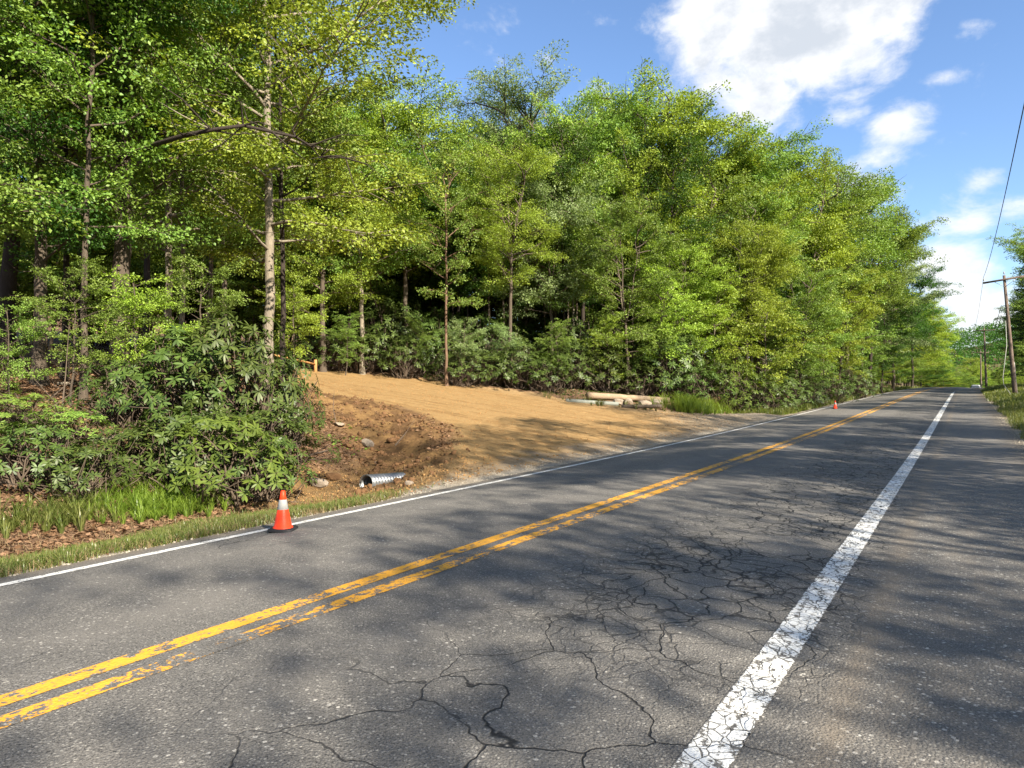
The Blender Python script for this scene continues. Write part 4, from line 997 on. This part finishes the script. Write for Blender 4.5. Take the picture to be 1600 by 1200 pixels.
litter('creeping_plants', 60000, -30, -13, 27, 44, lambda x, y: sstep(y-np.interp(-x-7.45, *FARB), .5, 1.2)*.5, 15, 'small weeds and leaves along the far edge of the driveway', .06, .14, 'rhodo')

ico_v, ico_f = None, None
def ico():
    t = (1+5**.5)/2
    v = np.array([(-1, t, 0), (1, t, 0), (-1, -t, 0), (1, -t, 0), (0, -1, t), (0, 1, t), (0, -1, -t), (0, 1, -t), (t, 0, -1), (t, 0, 1), (-t, 0, -1), (-t, 0, 1)], float); v /= np.linalg.norm(v[0])
    f = np.array([(0, 11, 5), (0, 5, 1), (0, 1, 7), (0, 7, 10), (0, 10, 11), (1, 5, 9), (5, 11, 4), (11, 10, 2), (10, 7, 6), (7, 1, 8), (3, 9, 4), (3, 4, 2), (3, 2, 6), (3, 6, 8), (3, 8, 9), (4, 9, 5), (2, 4, 11), (6, 2, 10), (8, 6, 7), (9, 8, 1)])
    return v, f
ico_v, ico_f = ico()
def clods(name, P, s0, s1, mat, seed, label, power=3.):
    rng = np.random.default_rng(seed); N = len(P)
    s = (s0+(s1-s0)*rng.random(N)**power)[:, None, None]
    V = ico_v[None]*(1+rng.normal(0, .17, (N, 12, 1)))*s*rng.uniform(.6, 1.2, (N, 1, 3))
    V = V+P[:, None]+np.array([0, 0, .12])*s
    Fc = (np.arange(N)[:, None, None]*12+ico_f[None]).reshape(-1, 3)
    o = mesh_obj(name, V.reshape(-1, 3), Fc.astype(np.int32), mat); tag(o, label, None, None, 'stuff'); return o
M['clod'] = simple('clod_earth', (.13, .072, .036), .95, .6, 5, .3, spec=.1)
M['sandclod'] = simple('clod_sand', (.28, .165, .07), .95, .4, 7, .3, spec=.1)
M['stone'] = simple('stone_grey', (.27, .22, .17), .85, .35, 9, .4, spec=.2)
M['gravelm'] = simple('gravel_bits', (.30, .27, .22), .9, .5, 30, 0, spec=.2)
clods('earth_clods', scatter(16000, -21, -8.3, 5.5, 19, 31, lambda x, y: masks(x, y)[4]*sstep(fbm(x*1.6, y*1.6, 3, 32), .36, .56)), .012, .085, M['clod'], 31, 'dark crumbly clods of the loose earth slope', 4)
clods('sand_crumbs', scatter(9000, -13, -7.8, 6, 14, 33, lambda x, y: masks(x, y)[5]*.9), .006, .032, M['sandclod'], 33, 'crumbs of sandy soil in the ditch near the cone', 4)
clods('driveway_crumbs', scatter(26000, -26, -7.9, 11, 32, 34, lambda x, y: masks(x, y)[3]*.6), .005, .032, M['sandclod'], 34, 'small crumbs on the graded driveway', 5)
clods('edge_gravel', scatter(16000, -8.3, -7.42, 1, 36, 35, lambda x, y: (1-sstep(-x-7.45, .1, .8))*.8), .005, .022, M['gravelm'], 35, 'loose gravel along the left pavement edge', 3)
clods('shoulder_gravel', scatter(14000, .95, 1.9, 4, 40, 36, lambda x, y: sstep(x, 1.0, 1.5)*(1-sstep(x, 1.5, 1.95))*.7), .005, .02, M['gravelm'], 36, 'loose gravel along the right pavement edge', 3)
def rock(px, py, s, mat, label, seed, name='stone', cat='stone', sq=(1.2, .9, .6)):
    rng = np.random.default_rng(seed); x, y, z = at(px, py)
    import bmesh
    bm = bmesh.new(); bmesh.ops.create_icosphere(bm, subdivisions=2, radius=1)
    for v in bm.verts:
        c = np.array(v.co); k = 1+.35*(fbm(np.array([c[0]*1.5+seed]), np.array([c[1]*1.5+c[2]*1.3]), 2, seed)[0]-.5)*2
        v.co = Vector(np.clip(c*k, -.85, .85)*np.array(sq)*s)
    me = bpy.data.meshes.new(name); bm.to_mesh(me); bm.free(); me.materials.append(M[mat])
    o = bpy.data.objects.new(name, me); C.objects.link(o); o.location = (x, y, z+s*sq[2]*.35); o.rotation_euler = (rng.normal(0, .2), rng.normal(0, .2), rng.random()*6)
    tag(o, label, cat)
rock(498, 759, .19, 'stone', 'flat tan stone on the sand midway between cone and metal pipe', 1)
rock(520, 748, .17, 'clod', 'dark lump of earth just behind the flat tan stone', 2, 'earth_lump', 'clod')
rock(575, 755, .15, 'stone', 'rounded brown stone touching the mouth of the metal pipe', 3)
rock(530, 665, .17, 'stone', 'flat slab stone high on the loose earth beside the rhododendron', 4, sq=(1.5, .9, .35))
rock(573, 695, .17, 'stone', 'pale stone half buried in the middle of the earth slope', 5)
rock(545, 700, .12, 'clod', 'dark clod left of the half buried pale stone', 6, 'earth_lump', 'clod')
rock(612, 690, .12, 'clod', 'dark clod upslope from the metal pipe', 7, 'earth_lump', 'clod')
rock(466, 772, .08, 'clod', 'small clod on the sand nearest the orange cone', 8, 'earth_lump', 'clod')
rock(548, 778, .07, 'clod', 'small clod near the white line below the pipe mouth', 9, 'earth_lump', 'clod')
rock(640, 757, .09, 'stone', 'small stone at the buried end of the metal pipe', 10)
rock(502, 580, .28, 'stone', 'pale stone at the foot of the wooden fence post', 11)
rock(967, 631, .30, 'stone', 'pale rock at the right end of the grey pipe', 12)
rock(982, 632, .26, 'stone', 'pale rock under the tan log', 13)
rock(1008, 634, .30, 'stone', 'brown rock below the right half of the tan log', 14)
rock(1026, 632, .34, 'stone', 'larger rock under the right end of the tan log', 15)

# ------------------------------------------------------------------ culvert pipe
M['zinc'] = simple('galvanised_steel', (.24, .25, .26), .42, .35, 9, .1, metal=.6, spec=.5)
M['orange'] = simple('cone_orange', (.90, .055, .012), .45, .06, 20, 0)
M['collar'] = simple('cone_reflective_white', (.34, .34, .33), .35, .08, 30, 0)
M['rubber'] = simple('cone_black_rubber', (.02, .02, .022), .6, .2, 20, 0)
M['logtan'] = mat_bark('log_tan', (.20, .14, .09), (.38, .29, .20), .7)
M['pipegrey'] = simple('grey_pipe', (.22, .235, .20), .6, .25, 3, 0)
M['postwood'] = mat_bark('post_wood', (.36, .17, .06), (.60, .34, .15), 1)
M['polewood'] = mat_bark('pole_wood', (.10, .075, .06), (.22, .17, .14), .6)
M['cable'] = simple('cable_black', (.03, .03, .03), .6, .1)
M['wirepale'] = simple('cable_pale', (.33, .33, .30), .6, .1)
M['ceramic'] = simple('insulator_grey', (.35, .33, .31), .3, .1)
def culvert():
    root = empty('culvert_pipe', (-10.42, 10.75, -.30), 0); r0 = .165; L = 1.9
    n = 180; ys = np.linspace(0, L, n); k = 40
    th = np.arange(k)*2*np.pi/k
    def shell(amp, r):
        rad = r+amp*np.cos(ys[:, None]/.10*2*np.pi+th[None]*1.0)
        return np.stack([rad*np.cos(th), np.repeat(ys[:, None], k, 1), rad*np.sin(th)], -1).reshape(-1, 3)
    i = np.arange(n-1)[:, None]*k; j = np.arange(k)[None]; q = np.stack([i+j, i+(j+1) % k, i+k+(j+1) % k, i+k+j], -1).reshape(-1, 4)
    a = MB(); a.add(shell(.016, r0), q[:, ::-1]); a.add(shell(.016, r0-.006), q); a.build('corrugated_body', M['zinc'], root, True)
    e = MB(); t = np.linspace(0, 2*np.pi, 41)[:-1]
    ring = np.stack([r0*1.03*np.cos(t), 0*t, r0*1.03*np.sin(t)], 1)
    e.tube(np.vstack([ring, ring[:1]]), .009, 6, False); e.build('rim', M['zinc'], root, True)
    root.rotation_euler = (R_(-4), 0, R_(4))
    tag(root, 'short corrugated silver metal culvert pipe sticking out of the brown earth slope', 'pipe')
culvert()

# ------------------------------------------------------------------ traffic cones
def cone(x, y, z, rz):
    root = empty('traffic_cone', (x, y, z), rz); H = .46
    b = MB(); 
    w = .145; c = .03
    oct_ = [(w-c, -w), (w, -w+c), (w, w-c), (w-c, w), (-w+c, w), (-w, w-c), (-w, -w+c), (-w+c, -w)]
    v = [(a_, b_, h) for h, s_ in ((0, 1), (.022, 1), (.030, .93)) for a_, b_ in [(p*s_, q_*s_) for p, q_ in oct_]]+[(0, 0, .03)]
    q = [(k*8+i, k*8+(i+1) % 8, k*8+8+(i+1) % 8, k*8+8+i) for k in (0, 1) for i in range(8)]
    b.add(v, q, [(24, 16+i, 16+(i+1) % 8) for i in range(8)]); b.build('base', M['rubber'], root)
    rad = lambda h: .103-(h-.03)/(H-.03)*(.103-.024)
    o = MB(); o.lathe([(.118, .030), (.114, .040), (rad(.045)+.002, .048), (rad(.245), .245), (rad(.247)-.001, .247)], 28)
    o.lathe([(rad(.36)-.001, .358), (rad(.36), .36), (rad(H), H), (rad(H)-.006, H+.004), (.016, H+.002), (.015, H-.05)], 28)
    o.build('body', M['orange'], root, True)
    w_ = MB(); w_.lathe([(rad(.245)-.001, .244), (rad(.247)+.0015, .247), (rad(.36)+.0015, .359), (rad(.36)-.001, .362)], 28); w_.build('reflective_collar', M['collar'], root, True)
    return root
X, Y, Z = at(442, 829)
tag(cone(X, Y, tz1(X, Y)+.004 if X < -7.45 else float(prof(Y))-.0+.10*(1-((X+4)/3.05)**2)+.008, .55), 'nearest orange traffic cone with one grey-white collar on the left white line', 'traffic cone', 'orange traffic cones')
X, Y, Z = at(1305, 639)
tag(cone(X, Y, Z+.008, .3), 'small far orange traffic cone beyond the driveway at the left white line', 'traffic cone', 'orange traffic cones')

# ------------------------------------------------------------------ logs, pipe, fence
def beam(name, A, B, r, mat, label, cat, k=14, taper=1., bow=.0, rough=0):
    A, B = np.array(A, float), np.array(B, float); t = np.linspace(0, 1, 14)[:, None]; rng = np.random.default_rng(int(r*1000)+len(label))
    P = A+(B-A)*t; P[:, 2] += bow*np.sin(t[:, 0]*np.pi); P += rng.normal(0, rough, P.shape)
    mb = MB(); mb.tube(P, r*(1+(taper-1)*t[:, 0])*(1+rng.normal(0, rough*1.5, 14)), k); o = mb.build(name, mat, None, False); tag(o, label, cat); return o
a = at(918, 628); b = at(1044, 633)
beam('log', (a[0], a[1], tz1(a[0], a[1])+.30), (b[0], b[1], tz1(b[0], b[1])+.26), .155, M['logtan'], 'long tan peeled log lying at the foot of the laurels past the driveway', 'log', 18, .86, .0, .004)
a = at(884, 627); b = at(966, 634)
beam('grey_pipe', (a[0], a[1], a[2]+.02), (b[0], b[1], b[2]+.06), .10, M['pipegrey'], 'long grey-green pipe half sunk along the far edge of the driveway', 'pipe', 16, 1.05)
a = at(1000, 640)
beam('small_log', (a[0]-.8, a[1]-.2, a[2]+.12), (a[0]+.9, a[1]+.3, a[2]+.16), .1, M['bark_grey'], 'short grey log end lying under the tan log', 'log', 10, .8, 0, .01)
def fence():
    x, y = world(493, 30); z = tz1(x, y)
    x, y, z = at(493, 581)
    root = empty('rail_fence', (x, y, z))
    dep = -x*sn*1.0+y*cs; dep = x*-sn+y*cs; k = dep/F
    hgt = 19*k
    p = MB(); p.tube([(0, 0, -.3), (0, 0, hgt-.02), (0, 0, hgt)], [2.6*k, 2.5*k, 2.1*k], 12); p.build('post', M['postwood'], root, True)
    X2, Y2 = world(424, dep-3.2); zz = EYE+(600-554)/F*(dep-3.2)
    r_ = MB(); r_.tube([(0, 0, hgt*.62), ((X2-x)*.5, (Y2-y)*.5, (hgt*.62+zz-z)/2+.02), (X2-x, Y2-y, zz-z)], 1.5*k, 10); r_.build('rail', M['postwood'], root, True)
    p2 = MB(); g2 = tz1(X2, Y2); p2.tube([(X2-x, Y2-y, g2-z-.3), (X2-x, Y2-y, zz-z+.15)], 2.4*k, 12); p2.build('post', M['postwood'], root, True)
    tag(root, 'honey-brown wooden post and rail fence at the top of the driveway', 'fence')
fence()

# ------------------------------------------------------------------ utility poles and wires
def pole(x, y, H, lab, arm_tilt=.02, lean=-.02, r=.16):
    z = tz1(x, y); root = empty('utility_pole', (x, y, z)); root.rotation_euler = (0, lean, 0)
    p = MB(); p.tube([(0, 0, -.5), (0, 0, 1), (0, 0, H*.6), (0, 0, H)], [r*1.12, r, r*.8, r*.62], 12); p.build('pole', M['polewood'], root, True)
    a = MB(); a.box((0, -.14, H-.35), (1.45, .055, .07), Matrix.Rotation(-arm_tilt, 4, 'Y')); a.build('crossarm', M['polewood'], root)
    for sx in (-1.38, 0, 1.38):
        i = MB(); i.lathe([(.012, -.02), (.015, .09), (.045, .10), (.05, .15), (.03, .19), (.045, .21), (.04, .25), (.005, .27)], 10, (sx, -.14, H-.28+(.02 if sx else .3)+sx*arm_tilt)); i.build('insulator', M['ceramic'], root, True)
    for sx in (-1, 1):
        b = MB(); b.tube([(0, -.11, H-.95), (sx*.72, -.15, H-.42)], .018, 6); b.build('brace', M['zinc'], root)
    c_ = MB(); c_.tube([(r*.95, -.03, 0), (r*.85, -.03, 2.4), (r*.8, -.03, 2.6)], .035, 8); c_.build('conduit', M['ceramic'], root)
    tag(root, lab, 'utility pole', 'utility poles along the right bank'); return root, z
P1 = world(1586, 56.5); P2 = world(1541, 112); P3 = world(1533, 150)
h1, h2, h3 = 9.6, 9.4, 9.0
_, z1 = pole(P1[0], P1[1], h1, 'nearest wooden utility pole with a long crossarm at the right border', .05, -.075)
_, z2 = pole(P2[0], P2[1], h2, 'second utility pole farther down the right bank', 0, -.03)
_, z3 = pole(P3[0], P3[1], h3, 'farthest thin utility pole above the white car', 0, -.01)
def wire(A, B, sag, r, label, mat='cable', name='power_line'):
    A, B = np.array(A, float), np.array(B, float); t = np.linspace(0, 1, 40)[:, None]
    P = A+(B-A)*t; P[:, 2] -= 4*sag*(t*(1-t))[:, 0]
    mb = MB(); mb.tube(P, r, 5, False); o = mb.build(name, M[mat], None, True); tag(o, label, 'power line', 'overhead wires')
def top(P, z, h, dx, dz=0, lean=0): return (P[0]+dx+math.sin(lean)*h, P[1]-.14, z+h*math.cos(lean)-.05+dz)
t1l = top(P1, z1, h1, -1.38, -.02, -.075); t1r = top(P1, z1, h1, 1.38, .1, -.075)
t2l = top(P2, z2, h2, -1.38, 0, -.03); t2r = top(P2, z2, h2, 1.38, 0, -.03); t3l = top(P3, z3, h3, -1.38); t3r = top(P3, z3, h3, 1.38)
wire(t1l, (1.25, -14, 10.2), 1.5, .014, 'overhead wire rising from the left tip of the nearest crossarm towards the viewer')
wire(t1r, (4.6, -14, 10.2), 1.5, .012, 'overhead wire leaving the right tip of the nearest crossarm, out of the picture')
wire(t1l, t2l, .9, .013, 'wire between the left tips of the first and second crossarm')
wire(t1r, t2r, .9, .013, 'wire between the right tips of the first and second crossarm')
wire(t2l, t3l, .5, .013, 'wire between the second and the farthest pole')
wire((P1[0]-.9, P1[1], z1+7.2), (P2[0]-.2, P2[1], z2+7), 1.0, .018, 'lower communication cable between the first two poles')
wire((P1[0]-.9, P1[1], z1+6.4), (P2[0]-.2, P2[1], z2+6.2), 1.3, .02, 'lowest communication cable between the first two poles')
wire((P2[0]-.2, P2[1], z2+6.2), (P3[0]-.1, P3[1], z3+6.1), .6, .02, 'lowest communication cable between the second and the farthest pole')
g = at(1583, 621)
def guy():
    mb = MB(); a = np.array([P1[0]-.62, P1[1], z1+6.0]); k = 56/F
    X1, Y1 = world(1573, 55.5); X2, Y2 = world(1567, 54.5); X3, Y3 = world(1583, 53)
    mb.tube([a, (X1, Y1, EYE+(600-540)*k), (X2, Y2, EYE+(600-590)*k), (X2+.05, Y2, EYE-.05), (X3, Y3, tz1(X3, Y3))], .022, 6, False)
    o = mb.build('dangling_cable', M['wirepale'], None, True); tag(o, 'slack pale cable hanging down beside the nearest utility pole to the grass', 'cable')
guy()

# ------------------------------------------------------------------ white car over the crest
def car():
    M['carwhite'] = simple('car_paint_white', (.78, .79, .80), .25, .02, 3); M['glass'] = simple('car_glass', (.05, .06, .07), .08, .1, 3, spec=.6)
    M['lampred'] = simple('tail_light_red', (.5, .02, .02), .3, .05)
    Y = 158.; X = 1.2+float(shift(Y))-1.2
    x, y = world(1525, 139); z = float(prof(y))
    root = empty('parked_car', (x, y, z+.0), R_(-6))
    def loft(secs, name, mat):
        mb = MB(); n = len(secs[0]); v = np.concatenate([np.array(s_) for s_ in secs]); m = len(secs)
        q = [(i*n+j, i*n+(j+1) % n, (i+1)*n+(j+1) % n, (i+1)*n+j) for i in range(m-1) for j in range(n)]
        mb.add(v, q); 
        o = mb.build(name, mat, root, True)
        return o
    def sec(yy, w, z0, z1, r=.12):
        return [(-w, yy, z0), (-w-.02, yy, (z0+z1)/2), (-w+r*.5, yy, z1-.02), (-w+r*2, yy, z1), (w-r*2, yy, z1), (w-r*.5, yy, z1-.02), (w+.02, yy, (z0+z1)/2), (w, yy, z0)]
    loft([sec(-2.25, .2, .4, .5), sec(-2.24, .78, .32, .82), sec(-2.0, .88, .25, .95), sec(-1, .9, .22, .96), (sec(1.2, .9, .22, .93)), sec(2.0, .86, .25, .78), sec(2.22, .7, .35, .6), sec(2.23, .2, .4, .5)], 'body', M['carwhite'])
    loft([sec(-1.85, .74, .93, .95), sec(-1.3, .66, .93, 1.36)], 'rear_window', M['glass'])
    loft([sec(-1.31, .67, 1.0, 1.41), sec(-.6, .68, .94, 1.47), sec(.35, .66, .94, 1.44), sec(.36, .2, 1.2, 1.3)], 'roof', M['carwhite'])
    loft([sec(.34, .655, .94, 1.40), sec(1.15, .76, .92, .95)], 'windscreen', M['glass'])
    for sx in (-1, 1):
        w_ = MB(); w_.box((sx*.80, -.35, 1.14), (.01, .85, .15), Matrix.Rotation(sx*-.28, 4, 'Y')); w_.build('side_window', M['glass'], root)
        t_ = MB(); t_.box((sx*.66, -2.27, .75), (.12, .03, .07)); t_.build('tail_light', M['lampred'], root)
        for yy in (-1.35, 1.4):
            q_ = MB(); q_.tube([(sx*.72, yy, .31), (sx*.92, yy, .31)], .31, 18); q_.build('wheel', M['rubber'], root, True)
    tag(root, 'white car just showing its roof over the crest by the right grass', 'car')
car()

# ------------------------------------------------------------------ deadwood at left
def stick(pts, r, label, mat='twig'):
    P = []
    for px, py, dz in pts:
        x, y, z = at(px, py); P.append((x, y, z+dz))
    mb = MB(); mb.tube(P, np.linspace(r, r*.5, len(P)), 6); o = mb.build('fallen_branch', M[mat], None, True); tag(o, label, 'branch')
stick([(18, 752, .25), (35, 775, .2), (55, 788, .12), (72, 800, .05)], .016, 'thin pale curved stick in the shaded ditch at the left border')
stick([(165, 700, .15), (200, 694, .25), (238, 684, .3)], .03, 'pale fallen branch under the rhododendron at left', 'bark_pale')
stick([(90, 606, .1), (115, 607, .12), (135, 603, .05)], .05, 'fallen limb on the leaf litter beside the thin grey trunk', 'bark_pale')
def brush_pile(cx, dep, n, seed, label):
    rng = np.random.default_rng(seed); x, y = world(cx, dep); mb = MB(); z = tz1(x, y)
    for i in range(n):
        p = np.array([x, y, z])+rng.normal(0, 1, 3)*[1.6, 1.6, 0]; p[2] = tz1(p[0], p[1])
        d = unit(rng.normal(0, 1, 3)*[1, 1, .8]); d[2] = abs(d[2])*.8; L = rng.uniform(.8, 2.6)
        q1 = p+d*L*.5+rng.normal(0, .12, 3); q2 = q1+unit(d+rng.normal(0, .35, 3))*L*.5
        mb.tube([p, q1, q2], [rng.uniform(.012, .03), .012, .004], 4, False)
    o = mb.build('brush', M['twig'], None, True); tag(o, label, None, None, 'stuff')
brush_pile(300, 18.5, 70, 1, 'tangle of bare branches behind the rhododendron')
brush_pile(120, 18.5, 50, 2, 'tangle of bare branches among the trunks at left')
brush_pile(240, 15.5, 40, 4, 'bare branches under the dark shrub')

# ------------------------------------------------------------------ the far wooded hill
def hill():
    x = np.linspace(-260, 420, 60); y = np.linspace(330, 900, 40); X, Y = np.meshgrid(x, y, indexing='ij')
    def hz(X, Y): return -8+np.maximum(0, 50*np.exp(-((X-70)/190.)**2-((Y-700)/170.)**2)*(1+.25*(fbm(X*.01, Y*.01, 3, 5)-.5)))
    Z = hz(X, Y); nx, ny = X.shape; idx = np.arange(nx*ny).reshape(nx, ny)
    q = np.stack([idx[:-1, :-1], idx[1:, :-1], idx[1:, 1:], idx[:-1, 1:]], -1).reshape(-1, 4); z = np.zeros(nx*ny)
    o = mesh_obj('hill', np.stack([X.ravel(), Y.ravel(), Z.ravel()], 1), q, M['ground'], smooth=True, attrs=dict(drive=z, loose=z, sand=z, grass=z+1, gravel=z)); o['kind'] = 'structure'
    rng = np.random.default_rng(8); n = 1100
    x = rng.uniform(-60, 240, n); y = rng.uniform(420, 720, n); z = hz(x, y)
    P = []; D = []; N = []
    for a, b, c in zip(x, y, z):
        r = rng.uniform(3.5, 6); m = 125; o_ = rng.normal(0, 1, (m, 3)); o_ /= np.linalg.norm(o_, axis=1)[:, None]
        P.append(np.array([a, b, c+9])+o_*[r, r, r*1.4]*rng.uniform(.7, 1.05, (m, 1))); D.append(o_+rng.normal(0, .6, (m, 3))); N.append(o_*.6+[0, 0, .8]+rng.normal(0, .4, (m, 3)))
    P = np.concatenate(P); D = np.concatenate(D); N = np.concatenate(N)
    V, T_, t = leaves_mesh(P, D, N, rng.uniform(.6, 1.3, len(P)), .45, .1, rng)
    o = mesh_obj('distant_forest', V, T_, M['leaf_dark'], attrs={'tint': t}); tag(o, 'distant wooded hillside above the end of the road', None, None, 'stuff')
hill()
# unused prototypes are removed
for k, r in PROTO.items():
    if k in FIRST: continue
    for ch in list(r.children): bpy.data.objects.remove(ch)
    bpy.data.objects.remove(r)
print('tris', sum(len(m.polygons)*(1 if True else 2) for m in bpy.data.meshes), 'objects', len(bpy.data.objects))
